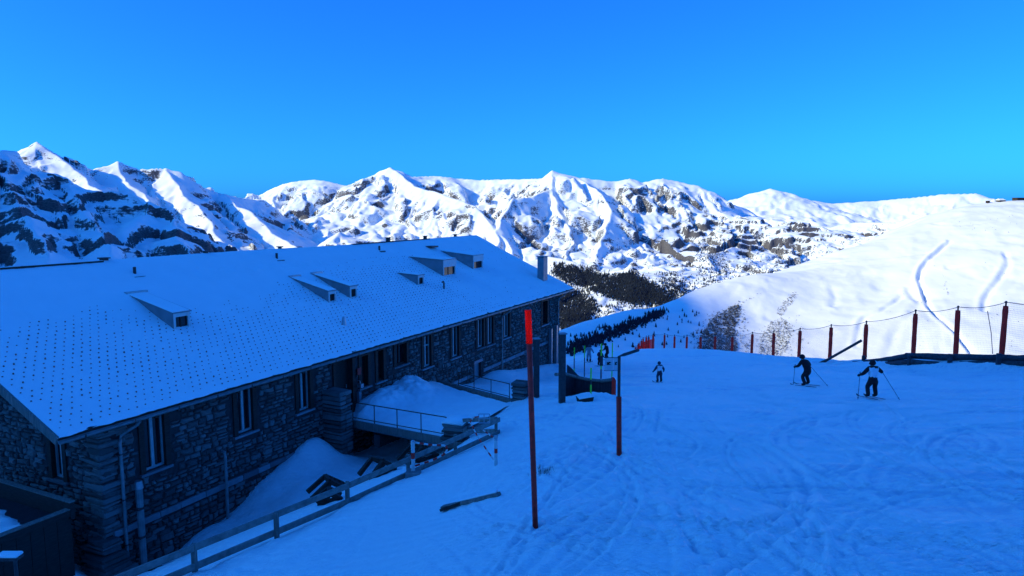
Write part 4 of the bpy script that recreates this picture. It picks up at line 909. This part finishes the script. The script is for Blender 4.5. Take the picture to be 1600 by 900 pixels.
# dark steel posts, curved timber barrier, snowy box
for px, pt, lab in ((838, 530, 'dark square post just behind the tall red pole'), (878, 522, 'dark square post at the end of the curved barrier')):
    b = gp(px, 621 if px == 838 else 629); h = float(at(px, pt, b[1])[2] - b[2])
    q_ = empty('steel_post', b, .3, label=lab, category='post', group='dark square posts by the house')
    m = MB(); m.box((-.11, -.11, -.3), (.11, .11, h)); m.build('shaft', M['steel_dark'], q_, bevel=.01)
    m = MB(); m.box((-.15, -.15, h + .002), (.15, .15, h + .05)); m.build('cap', M['sheet'], q_, bevel=.008)
cpx = [(868, 586, 28.6), (884, 585, 29.6), (900, 590, 30.2), (920, 594, 30.0), (940, 596, 29.4), (957, 594, 28.8)]
pts = [at(*p) for p in cpx]; ip = [np.array([np.interp(k, range(6), [p[i] for p in pts]) for i in range(3)]) for k in np.linspace(0, 5, 21)]
cb = empty('curved_barrier', pts[3] - np.array([0, 0, .9]), label='dark curved board barrier with a snowy cap rail beside the piste', category='barrier')
o0 = np.array(cb.location)
for k, (a, b) in enumerate(zip(ip[:-1], ip[1:])):
    g = (b - a) * .015; m = MB(); a_, b_ = a - o0 + g, b - o0 - g
    if k < 3: continue
    lo = max(gz(a[0], a[1]) - .2, a[2] - 1.3) - o0[2]
    m.add([(a_[0], a_[1], lo), (b_[0], b_[1], lo), (b_[0], b_[1], b_[2]), (a_[0], a_[1], a_[2]), (a_[0], a_[1] + .05, lo), (b_[0], b_[1] + .05, lo), (b_[0], b_[1] + .05, b_[2]), (a_[0], a_[1] + .05, a_[2])], [(0, 1, 2, 3), (7, 6, 5, 4), (0, 4, 5, 1), (1, 5, 6, 2), (2, 6, 7, 3), (3, 7, 4, 0)]); m.build('plank', M['rubber'], cb)
m = MB(); m.tube([Vector(p - o0) + Vector((0, -.02, .03)) for p in ip], .07, 8); m.build('cap_rail', M['wood'], cb)
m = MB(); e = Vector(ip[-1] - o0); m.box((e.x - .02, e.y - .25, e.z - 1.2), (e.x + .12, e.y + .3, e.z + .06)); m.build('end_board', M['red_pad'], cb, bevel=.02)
m = MB()
for k in range(9):
    pass
wing = [at(*p) for p in ((886, 570, 33.5), (893, 576, 33.0), (902, 586, 32.2), (914, 594, 31.2))]
m = MB(); 
for a, b in zip(wing[:-1], wing[1:]):
    a, b = Vector(a - o0), Vector(b - o0); dn = Vector((0, 0, -1.1)); bk = Vector((.02, .06, 0)); m.add([a, b, b + dn, a + dn, a + bk, b + bk, b + dn + bk, a + dn + bk], [(0, 1, 2, 3), (7, 6, 5, 4), (0, 4, 5, 1), (2, 6, 7, 3), (1, 5, 6, 2), (3, 7, 4, 0)])
m.build('wing_board', M['rubber'], cb)
b = gp(914, 628); sb_ = empty('snowy_box', b, .3, label='small low box with a slanted snowy lid in front of the curved barrier', category='box')
m = MB(); sb_.scale = (.62, .62, .62); m.add([(-.42, -.2, -.1), (.42, -.2, -.1), (.42, .25, -.1), (-.42, .25, -.1), (-.5, -.25, .25), (.5, -.25, .33), (.5, .3, .42), (-.5, .3, .34)], [(0, 1, 2, 3), (4, 5, 6, 7), (0, 1, 5, 4), (1, 2, 6, 5), (2, 3, 7, 6), (3, 0, 4, 7)]); m.build('case', M['wood_dark'], sb_)
m = MB(); m.add([(-.5, -.25, .253), (.5, -.25, .333), (.5, .3, .423), (-.5, .3, .343), (-.46, -.2, .32), (.46, -.2, .40), (.46, .27, .49), (-.46, .27, .41)], [(0, 1, 2, 3), (4, 5, 6, 7), (0, 1, 5, 4), (1, 2, 6, 5), (2, 3, 7, 6), (3, 0, 4, 7)]); m.build('snow_cap', M['snow'], sb_, bevel=.02)

# neon gate poles
GP = [(897, 543, 588, 'neon green gate pole closest to the house wall'), (913, 540, 589, 'second neon gate pole out from the house wall'), (939, 537, 592, 'thicker neon green gate pole with a board halfway up'), (956, 536, 592, 'neon green gate pole beside the sign plates'), (923, 575, 622, 'short neon pole standing in front of the curved barrier')]
for i, (px, pt, pb_, lab) in enumerate(GP):
    b = gp(px, pb_); h = float(at(px, pt, b[1])[2] - b[2]); q_ = empty('gate_pole', b, label=lab, category='pole', group='neon gate poles'); r = .045 if i == 2 else .032
    if i == 4: cuts = ((-.3, .45, 'green_pole'), (.451, .62, 'steel_dark'), (.621, 1, 'green_pole'))
    else: cuts = ((-.2, .28, 'steel_dark' if i in (1, 2) else 'green_pole'), (.281, .62, 'steel_dark' if i != 2 else 'green_pole'), (.621, 1, 'green_pole'))
    for a, c, mm in cuts: m = MB(); m.tube([(0, 0, a * h), (0, 0, c * h)], r, 8); m.build('section', M[mm], q_)
    if i == 2: m = MB(); m.box((-.1, -.05, h * .38), (.1, -.046, h * .66)); m.build('board', M['steel_dark'], q_)

# safety-net fence along the far edge of the piste
fx = FENCE[1:]; f0 = FENCE[1]
sf = empty('safety_net_fence', (f0[0], f0[1], f0[2]), label='tall net fence on red padded posts along the edge of the piste', category='fence')
PH = 3.55; tips = []; nets = MB(); rnets = MB(); alln = [FENCE[0]] + fx
pm = None
for i, (x, y, z) in enumerate(alln):
    z = gz(x, y) if y < 150 else z; lx, ly, lz = x - f0[0], y - f0[1], z - f0[2]
    ln = Vector((random.gauss(0, .012), random.gauss(0, .012), 1)); hh = PH + random.uniform(-.12, .12)
    m = MB(); nn = 10
    m.tube([Vector((lx, ly, lz)) + ln * (hh * k / nn) - Vector((0, 0, .1 if k == 0 else 0)) for k in range(nn + 1)], [.19 + random.uniform(-.012, .012) - (.02 if k in (0, nn) else 0) for k in range(nn + 1)], 10)
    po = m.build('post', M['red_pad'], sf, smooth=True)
    top = Vector((lx, ly, lz)) + ln * hh
    m = MB(); m.tube([top + Vector((0, 0, .001)), top + Vector((0, 0, .38))], .06, 8); m.tube([top + Vector((0, 0, .25)), top + Vector((0, 0, .33))], .10, 8); m.build('tip', M['steel_dark'], po)
    tips.append((Vector((lx, ly, lz)), top + Vector((0, 0, .28))))
def strip(mb, a, b, w):
    d = (b - a).normalized(); s_ = d.cross(Vector((0, 1, 0)) if abs(d.y) < .8 else Vector((1, 0, 0)))
    s_ = d.cross(Vector((.35, -.93, 0))).normalized() * (w / 2); mb.add([a - s_, a + s_, b + s_, b - s_], [(0, 1, 2, 3)])
cab = MB(); dx_ = Vector((.28, .1, 0))
for i, ((g_, t_), (g2_, t2_)) in enumerate(zip(tips[:-1], tips[1:])):
    L_ = (t2_ - t_).length; sag = lambda k: Vector((0, 0, -.22 * 4 * k * (1 - k)))
    cab.tube([t_.lerp(t2_, k / 8) + sag(k / 8) for k in range(9)], .022, 5, caps=False)
    nv = int(L_ / .14); nh = 26
    if i > 9: nv //= 2; nh = 14
    if i >= 15:
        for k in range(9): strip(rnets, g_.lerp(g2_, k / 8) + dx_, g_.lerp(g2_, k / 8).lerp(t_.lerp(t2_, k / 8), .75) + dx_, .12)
    for k in range(nv + 1): strip(nets, g_.lerp(g2_, k / nv) + dx_, t_.lerp(t2_, k / nv) + sag(k / nv) + dx_, .008)
    for k in range(nh + 1):
        seg = 5
        for q in range(seg):
            pa, pb2 = [g_.lerp(g2_, u_ / seg).lerp(t_.lerp(t2_, u_ / seg) + sag(u_ / seg), k / nh) + dx_ for u_ in (q, q + 1)]
            strip(nets, pa, pb2, .008 if k < nh else .02)
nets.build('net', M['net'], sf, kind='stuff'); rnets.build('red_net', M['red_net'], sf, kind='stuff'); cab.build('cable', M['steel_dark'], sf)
a, b = at(1543, 486, 51.5), at(1551, 553, 51.5); m = MB(); m.tube([Vector(a) - Vector(sf.location), Vector((a + b) / 2) - Vector(sf.location) + Vector((.08, 0, 0)), Vector(b) - Vector(sf.location)], .025, 6); m.build('lacing_rope', M['steel_dark'], sf)

# heavy logs laid along the foot of the fence
lg = [([(1282, 571, 69), (1350, 567, 62.5), (1386, 562, 58), (1421, 556, 54)], .24), ([(1416, 556, 54.3), (1484, 558, 51), (1560, 559, 48)], .25), ([(1554, 559, 48.3), (1600, 560, 46.5), (1680, 562, 43)], .25),
      ([(1345, 573, 62), (1386, 569, 57.5), (1420, 565, 53.6)], .20), ([(1425, 565, 53.2), (1486, 571, 50.4), (1512, 572, 49.4)], .20), ([(1376, 575, 58), (1440, 574, 52.5), (1490, 576, 50)], .16), ([(1500, 567, 50), (1560, 567, 47.6), (1650, 569, 44)], .17), ([(1180, 566, 88), (1230, 568, 78), (1290, 571, 68)], .14)]
lb = empty('log_barrier', at(1420, 570, 54), label='dark frosted logs stacked along the foot of the net fence', category='barrier'); l0 = lb.location.copy()
for ps, r in lg:
    w_ = [Vector(at(*p)) - l0 for p in ps]; dn = []
    for a, b in zip(w_[:-1], w_[1:]): dn += [a.lerp(b, k / 4) + Vector((0, 0, random.gauss(0, .015))) for k in range(4)]
    dn.append(w_[-1]); m = MB(); m.tube(dn, [r * random.uniform(.9, 1.08) for _ in dn], 10); m.build('log', M['log'], lb, smooth=True)
for px, y in ((1349, 62.6), (1421, 53.4), (1484, 50.3), (1560, 47.2)):
    c = Vector(at(px, 566, y)) - l0; m = MB(); m.tube([c - Vector((0, 0, .9)), c + Vector((0, 0, .62))], .17, 8); m.build('stake', M['log'], lb)
# log edging at the far crest
cr = [at(975, 556, 100), at(1000, 553, 104), at(1018, 549, 108), at(1045, 553, 112)]; ce = empty('crest_log', cr[1], label='thin dark log edging on the far crest of the piste', category='log')
m = MB(); m.tube([Vector(c - cr[1]) for c in cr], .28, 8); m.build('log', M['log'], ce)
# pole leaning against the net
a, b = at(1286, 566, 67), at(1346, 532, 64); le = empty('leaning_pole', a, label='dark pole leaning diagonally against the net fence', category='pole')
m = MB(); m.tube([(0, 0, 0), Vector(b - a)], .13, 8); m.build('shaft', M['steel_dark'], le)
m = MB(); m.tube([Vector((-.9, 0, -.35)), Vector((.3, 0, .25))], .09, 8); m.tube([Vector((.1, 0, -.1)), Vector((.7, .1, -.5))], .08, 6); m.build('foot', M['steel_dark'], le)
# dry grass poking through
g_ = gp(846, 738); mb = MB()
for i in range(90):
    x, y = random.gauss(0, .13), random.gauss(0, .10); h = random.uniform(.03, .16); a = random.uniform(0, 6.28); l = random.uniform(0, .06); z = gz(g_[0] + x, g_[1] + y) - g_[2]
    mb.add([(x - .004, y, z - .01), (x + .004, y, z - .01), (x + l * math.cos(a), y + l * math.sin(a), z + h)], [(0, 1, 2)])
mb.build('grass_tuft', M['grass'], None, kind='stuff', label='dry grass tuft poking through the snow of the bank', category='grass').location = g_
# ------------------------------------------------------------------ woods on the slopes
def in_poly(P, n):
    P = np.array(P, float); out = np.empty((0, 2)); lo, hi = P.min(0), P.max(0)
    while len(out) < n:
        q = lo + rng.random((n * 3, 2)) * (hi - lo); c = np.zeros(len(q), bool); j = len(P) - 1
        for i in range(len(P)):
            m = ((P[i, 1] > q[:, 1]) != (P[j, 1] > q[:, 1])) & (q[:, 0] < (P[j, 0] - P[i, 0]) * (q[:, 1] - P[i, 1]) / (P[j, 1] - P[i, 1] + 1e-9) + P[i, 0]); c ^= m; j = i
        out = np.r_[out, q[c]]
    return out[:n]
def conifers(name, pts, hmin, hmax, tiers, mt, ratio=.2, **k):
    V, Fc = [], []; n = 6; b = 0
    for p in pts:
        h = random.uniform(hmin, hmax) * random.uniform(.7, 1.1); r = h * ratio * random.uniform(.8, 1.25); a0 = random.uniform(0, 6.28)
        for t in range(tiers):
            z0 = p[2] - h * .06 + h * t / tiers * .8; z1 = p[2] + h * min(1, (t + 1) / tiers * .8 + .3); rr = r * (1 - .72 * t / tiers)
            ring = [(p[0] + rr * random.uniform(.7, 1.2) * math.cos(a0 + 6.283 * i / n), p[1] + rr * random.uniform(.7, 1.2) * math.sin(a0 + 6.283 * i / n), z0 + random.uniform(-.04, .04) * h) for i in range(n)]
            V += ring + [(p[0] + random.uniform(-.03, .03) * h, p[1], z1)]; Fc += [(b + i, b + (i + 1) % n, b + n) for i in range(n)]; b += n + 1
    return np_mesh(name, np.array(V), np.array(Fc), mt, smooth=False, kind='stuff', **k)
def shrubs(name, pts, smin, smax, mt, tri=26, **k):
    n = len(pts) * tri; c = np.repeat(pts, tri, 0); s = np.repeat(rng.uniform(smin, smax, len(pts)), tri)[:, None]
    d = rng.normal(size=(n, 3)); d /= np.linalg.norm(d, axis=1, keepdims=True); d *= rng.random((n, 1)) ** .45; d[:, 2] = np.abs(d[:, 2]) * 1.15
    c = c + d * s * np.array([.62, .62, .95]); e = rng.normal(size=(n, 3, 3)) * s[:, :, None] * .17
    return np_mesh(name, (c[:, None] + e).reshape(-1, 3), np.arange(n * 3).reshape(-1, 3), mt, smooth=False, kind='stuff', **k)
def spread(fan, pts, jit):
    pts = pts[~np.isnan(pts[:, 0])]; xy = pts[:, :2] + rng.normal(size=(len(pts), 2)) * jit; return np.c_[xy, fan.z(xy[:, 0], xy[:, 1])]
POLY = [([(866, 413), (900, 418), (950, 432), (985, 426), (1020, 446), (1048, 468), (1040, 480), (985, 474), (955, 466), (930, 456), (890, 442), (866, 430)], 8000, (18, 30)),
        ([(866, 442), (900, 456), (925, 470), (935, 486), (905, 512), (880, 520), (866, 505)], 4200, (16, 26)),
        ([(1028, 434), (1055, 425), (1075, 450), (1070, 470), (1045, 468)], 800, (20, 32)), ([(1088, 382), (1108, 374), (1130, 398), (1142, 430), (1120, 452), (1100, 442), (1094, 410)], 800, (22, 36)),
        ([(940, 480), (1010, 480), (1050, 482), (1000, 490), (930, 500)], 300, (16, 24))]
pts = []
for poly, n, hh in POLY:
    q = in_poly(poly, n); h = far.hit(q[:, 0], q[:, 1], 3000, 9500, 1400); pts.append(spread(far, h, 20 if n > 1000 else 45))
conifers('valley_forest', np.concatenate(pts), 13, 24, 1, M['rock_needle'], .22, label='dark conifer forest on the far side of the valley beyond the house', category='forest')
q = np.r_[in_poly([(880, 395), (960, 375), (1080, 370), (1200, 375), (1330, 398), (1300, 410), (1180, 432), (1090, 448), (1000, 455), (900, 412)], 900), in_poly([(1000, 440), (1110, 420), (1180, 420), (1150, 440), (1040, 470)], 350)]
q = q[perlin(q[:, 0] / 22, q[:, 1] / 12, 77) > .02]
conifers('scattered_conifers', spread(far, far.hit(q[:, 0], q[:, 1], 3500, 10000, 1400), 25), 11, 22, 1, M['rock_needle'], .3, label='scattered dark conifers on the lower slopes of the far range', category='forest')
# on the near hill
def band(a, b, n, w): 
    t = rng.random(n)[:, None]; return np.array(a) * (1 - t) + np.array(b) * t + rng.normal(size=(n, 2)) * np.array([3, w])
q = np.r_[band((888, 548), (935, 530), 320, 4.5), band((930, 533), (990, 508), 360, 4.0), band((985, 510), (1038, 488), 260, 3.0), band((895, 532), (960, 512), 45, 3.5), in_poly([(900, 520), (1090, 470), (1100, 520), (1060, 540), (960, 545), (900, 545)], 60)]
conifers('tree_belt', spread(hill, hill.hit(q[:, 0], q[:, 1], 450, 1150, 900), .8), 2.2, 5.5, 3, M['rock_needle'], .3, label='narrow dark belt of trees climbing the shaded flank of the hill', category='forest')
q = np.r_[in_poly([(1088, 556), (1092, 530), (1112, 500), (1135, 484), (1154, 476), (1157, 492), (1148, 515), (1152, 545), (1140, 562), (1105, 562)], 2300), in_poly([(1075, 540), (1100, 495), (1160, 470), (1175, 545), (1100, 562)], 330)]
shrubs('shrub_thicket', spread(hill, hill.hit(q[:, 0], q[:, 1], 450, 1150, 900), .8), .9, 2.3, M['shrub'], 16, label='dense grey-brown shrub thicket on the hillside straddling the shadow edge', category='shrubs')
q = np.r_[in_poly([(1186, 556), (1188, 528), (1204, 503), (1222, 497), (1238, 508), (1238, 526), (1228, 548), (1215, 560)], 800), in_poly([(1212, 490), (1228, 466), (1242, 455), (1246, 462), (1232, 482), (1222, 496)], 150), in_poly([(1170, 520), (1250, 490), (1262, 540), (1240, 562), (1165, 562)], 160)]
shrubs('shrub_patch', spread(hill, hill.hit(q[:, 0], q[:, 1], 450, 1150, 900), .6), .6, 1.7, M['shrub'], 14, label='looser patch of grey shrubs on the sunlit hillside beyond the fence', category='shrubs')
q = np.r_[in_poly([(1240, 430), (1590, 350), (1595, 545), (1300, 555)], 34), band((1475, 440), (1480, 470), 12, 12), band((1545, 500), (1590, 480), 12, 8), band((1560, 540), (1590, 545), 7, 5), in_poly([(1480, 345), (1590, 335), (1595, 370), (1500, 365)], 24), band((1165, 470), (1190, 462), 10, 2)]
shrubs('scattered_bushes', spread(hill, hill.hit(q[:, 0], q[:, 1], 450, 1150, 900), .4), .6, 1.5, M['shrub'], 12, label='tiny scattered bushes dotted over the smooth white hillside', category='shrubs')
# huts on the hill crest
def hut(px, py, w, h, d, lab, flat):
    p = at(px, py, 1082); z = float(hill.z(np.array([p[0]]), np.array([p[1]]))[0]); o = empty('hilltop_hut', (p[0], p[1], z - .5), .2, label=lab, category='hut', group='huts on the hilltop')
    m = MB(); m.box((-w / 2, -d / 2, 0), (w / 2, d / 2, h)); m.build('wall', M['wood_dark'], o)
    m = MB()
    if flat: m.box((-w / 2 - .8, -d / 2 - .8, h + .01), (w / 2 + .8, d / 2 + .8, h + .5))
    else: m.add([(-w / 2 - .6, -d / 2 - .6, h), (w / 2 + .6, -d / 2 - .6, h), (w / 2 + .6, d / 2 + .6, h), (-w / 2 - .6, d / 2 + .6, h), (-w / 2 + 1, 0, h + 2.6), (w / 2 - 1, 0, h + 2.6)], [(0, 1, 5, 4), (2, 3, 4, 5), (1, 2, 5), (3, 0, 4), (3, 2, 1, 0)])
    m.build('roof', M['wood_dark'] if flat else M['snow'], o)
    for k in range(3): m = MB(); x = -w * .3 + k * w * .3; m.box((x - .5, -d / 2 - .06, h * .45), (x + .5, -d / 2 - .002, h * .8)); m.build('window', M['pane'], o)
hut(1592, 314, 16, 4.2, 9, 'flat-roofed dark hut on the hilltop', True); hut(1563, 317, 11, 2.6, 8, 'small hut with a snow-covered pitched roof on the hilltop', False); hut(1543, 320, 4, 3.5, 4, 'tiny dark hut at the end of the hilltop ridge', True)

# ------------------------------------------------------------------ skiers
def skier(px, py, label, cat_h, heading, jacket, trousers, vest=None, helmet='black', bend=1.0, arms=((-.40, .98, .34), (.40, .98, .34)), lean=0.0, stance=.15, poles=None, who='', seglev=2, split=0.0):
    g = gp(px, py); s = cat_h / 1.75
    P = empty('person', (g[0], g[1], g[2] + .01), heading, label=label, category='person'); P.scale = (s, s, s)
    bn = bend; L = lean
    hip = (0 + L * .35, -.14 * bn, .90 - .04 * bn); J = {}
    J['hip'] = (hip, .18); J['waist'] = ((L * .5, -.06 * bn, 1.06 - .04 * bn), .18); J['chest'] = ((L * .8, .07 * bn, 1.28 - .06 * bn), .205); J['neck'] = ((L * 1.0, .16 * bn, 1.45 - .08 * bn), .065)
    J['head'] = ((L * 1.08, .21 * bn, 1.57 - .09 * bn), .105); J['crown'] = ((L * 1.12, .23 * bn, 1.67 - .09 * bn), .085); J['nose'] = ((L * 1.1, .33 * bn + .01, 1.575 - .1 * bn), .02)
    E_ = [('hip', 'waist'), ('waist', 'chest'), ('chest', 'neck'), ('neck', 'head'), ('head', 'crown'), ('head', 'nose')]
    feet = []
    for sgn, k in ((-1, 'l'), (1, 'r')):
        fx_ = sgn * stance; fy_ = sgn * split
        J['th' + k] = ((hip[0] * .8 + sgn * .10, hip[1] + .02, hip[2] - .10), .135); J['kn' + k] = ((fx_ * 1.0 + hip[0] * .4, fy_ * .6 + .10 * bn, .50), .10); J['an' + k] = ((fx_, fy_ - .06, .14), .09); J['to' + k] = ((fx_, fy_ + .16, .075), .06)
        J['sh' + k] = ((L * .88 + sgn * .19, .09 * bn, 1.37 - .07 * bn), .105)
        hx, hz_, hy = arms[0 if sgn < 0 else 1]; hd_ = Vector((hx + L * .6, hy, hz_)); shv = Vector(J['sh' + k][0]); el = shv.lerp(hd_, .5) + Vector((sgn * .07, -.06, -.07))
        J['el' + k] = (tuple(el), .082); J['wr' + k] = (tuple(hd_), .06)
        E_ += [('hip', 'th' + k), ('th' + k, 'kn' + k), ('kn' + k, 'an' + k), ('an' + k, 'to' + k), ('chest', 'sh' + k), ('sh' + k, 'el' + k), ('el' + k, 'wr' + k)]
        feet.append((fx_, fy_))
    names = list(J); me = bpy.data.meshes.new('b'); me.from_pydata([J[k][0] for k in names], [(names.index(a), names.index(b)) for a, b in E_], [])
    tmp = bpy.data.objects.new('b', me); COL.objects.link(tmp); tmp.modifiers.new('s', 'SKIN'); ss = tmp.modifiers.new('u', 'SUBSURF'); ss.levels = seglev; ss.render_levels = seglev
    for i, k in enumerate(names):
        v = me.skin_vertices[0].data[i]; r = J[k][1]; v.radius = (r, r * (.8 if k in ('chest', 'waist', 'hip') else 1)); v.use_root = k == 'hip'
    bpy.context.view_layer.update(); ev = tmp.evaluated_get(bpy.context.evaluated_depsgraph_get()); nm = bpy.data.meshes.new_from_object(ev)
    bpy.data.objects.remove(tmp); bpy.data.meshes.remove(me)
    nm.materials.clear()
    for mm in (jacket, trousers, M['skin'], M['black'], vest or jacket): nm.materials.append(mm)
    nk = J['neck'][0]
    for p in nm.polygons:
        c = p.center; p.use_smooth = True
        if c.z > nk[2] + .03 and abs(c.x - nk[0]) < .14: i = 2
        elif c.z < .30: i = 3
        elif c.z < hip[2] + .03 and abs(c.x - hip[0] * .6) < .28 and c.y < .28: i = 1
        elif vest and abs(c.x - L * .7) < .215 and .98 < c.z < 1.36: i = 4
        else: i = 0
        p.material_index = i
    bo = bpy.data.objects.new('body', nm); link(bo, P)
    hc_ = Vector(J['head'][0]) + Vector((0, -.02, .035)); m = MB(); n1, n2 = 12, 7
    vs = [hc_ + Vector((.128 * math.cos(6.283 * i / n1) * math.cos(a), .145 * math.sin(6.283 * i / n1) * math.cos(a), .135 * math.sin(a))) for a in [(-.75 + j * (1.5708 + .75) / n2) for j in range(n2)] for i in range(n1)]
    fs = [(j * n1 + i, j * n1 + (i + 1) % n1, (j + 1) * n1 + (i + 1) % n1, (j + 1) * n1 + i) for j in range(n2 - 1) for i in range(n1)] + [tuple(range((n2 - 1) * n1, n2 * n1))]
    m.add(vs, fs); m.build('helmet', M[helmet], P, smooth=True)
    m = MB(); gy = hc_ + Vector((0, .115, -.055)); m.tube([gy + Vector((-.09, -.03, 0)), gy + Vector((-.04, .005, 0)), gy + Vector((.04, .005, 0)), gy + Vector((.09, -.03, 0))], .032, 8); m.build('goggles', M['pane'], P)
    for sgn, k in ((-1, 'l'), (1, 'r')):
        w_ = Vector(J['wr' + k][0]); dirv = (w_ - Vector(J['el' + k][0])).normalized(); sd = dirv.cross(Vector((0, 0, 1))).normalized(); up_ = sd.cross(dirv)
        m = MB(); m.tube([w_ - dirv * .02, w_ + dirv * .05, w_ + dirv * .085], [.04, .048, .04], 8)
        for f in range(4):
            b_ = w_ + dirv * .08 + up_ * (.033 - f * .022); l_ = (.035, .042, .038, .028)[f]; m.tube([b_, b_ + dirv * l_, b_ + dirv * l_ - sd * .035 * sgn, b_ + dirv * .01 - sd * .05 * sgn], [.0125, .012, .011, .009], 6)
        tb = w_ + dirv * .03 + up_ * .04; m.tube([tb, tb + dirv * .04 + up_ * .02 - sd * .02 * sgn, tb + dirv * .065 - sd * .045 * sgn], [.014, .013, .010], 6)
        m.build('glove', M['black'], P)
    for fx_, fy_ in feet:
        m = MB(); pr = [(-.72, .012), (-.3, .018), (.3, .018), (.66, .012), (.80, .055), (.86, .10)]
        vs = []; w2 = (.048, .042, .034, .045, .042, .012)
        for (y, z), w in zip(pr, w2): vs += [(fx_ - w, fy_ + y, z), (fx_ + w, fy_ + y, z), (fx_ + w, fy_ + y, z + .014), (fx_ - w, fy_ + y, z + .014)]
        fs = [(i * 4 + a, i * 4 + (a + 1) % 4, i * 4 + 4 + (a + 1) % 4, i * 4 + 4 + a) for i in range(5) for a in range(4)] + [(3, 2, 1, 0), (20, 21, 22, 23)]
        vs = [(x, y, z - .17 * (y - fy_) * math.cos(heading)) for x, y, z in vs]; m.add(vs, fs); m.build('ski', M['steel_dark'], P)
    if poles:
        mw = Matrix.Translation(P.location) @ Matrix.Rotation(heading, 4, 'Z') @ Matrix.Scale(s, 4)
        for sgn, k, (tx, ty, tz) in ((-1, 'l', poles[0]), (1, 'r', poles[1])):
            a = mw @ (Vector(J['wr' + k][0]) + Vector((0, .03, .06))); b = mw @ Vector((tx, ty, tz)); q_ = empty('ski_pole', b, label='thin ski pole in the %s hand of %s' % ('left' if sgn < 0 else 'right', who), category='ski pole')
            d = a - b; m = MB(); m.tube([(0, 0, 0), d], .011, 6); m.build('shaft', M['steel_dark'], q_); m = MB(); m.tube([d * .995, d * 1.06], .018, 6); m.build('grip', M['black'], q_); dn_ = d.normalized(); m = MB(); m.tube([dn_ * .07, dn_ * .085], [.045, .02], 8); m.build('basket', M['black'], q_)
    return P
M['vest'] = mat('white_vest', (.75, .76, .78), .7, .1, 6); M['navy'] = mat('navy_fabric', (.03, .035, .06), .8, .3, 8); M['greyblue'] = mat('grey_blue_fabric', (.25, .26, .30), .8, .2, 8)
skier(1259, 603, 'skier all in black bending forward on the piste in front of the fence', 1.80, R(28), M['black'], M['black'], None, 'black', 1.05, ((-.34, .98, .36), (.36, 1.0, .06)), -.11, .20, ((-.34, .5, .0), (.75, -.75, .05)), 'the skier in black', split=.05)
skier(1361, 622, 'skier in a pale vest and dark trousers with both arms held out', 1.74, R(3), M['black'], M['black'], M['vest'], 'black', .7, ((-.52, 1.02, .10), (.46, 1.12, .12)), .05, .17, ((-.80, -.35, .04), (.98, -.5, .04)), 'the skier in the pale vest')
skier(1030, 598, 'small child skier in a pale vest gliding past the sign post', 1.28, R(15), M['navy'], M['navy'], M['vest'], 'navy', .6, ((-.46, .92, .12), (.42, .90, .12)), .02, .15, None)
skier(920, 566, 'distant skier in grey-blue standing between the neon gate poles', 1.72, R(-20), M['greyblue'], M['greyblue'], None, 'navy', .6, ((-.38, .95, .2), (.38, .95, .2)), 0, .14, None, seglev=1)
skier(948, 563, 'distant skier in black with arms spread beyond the sign plates', 1.75, R(60), M['black'], M['black'], None, 'black', .9, ((-.5, 1.05, .2), (.5, 1.0, .15)), 0, .18, None, seglev=1)
skier(937, 572, 'distant short skier in dark clothes beside the thick neon gate pole', 1.40, R(-40), M['navy'], M['black'], None, 'black', .8, ((-.36, .95, .25), (.36, .95, .2)), 0, .14, None, seglev=1)
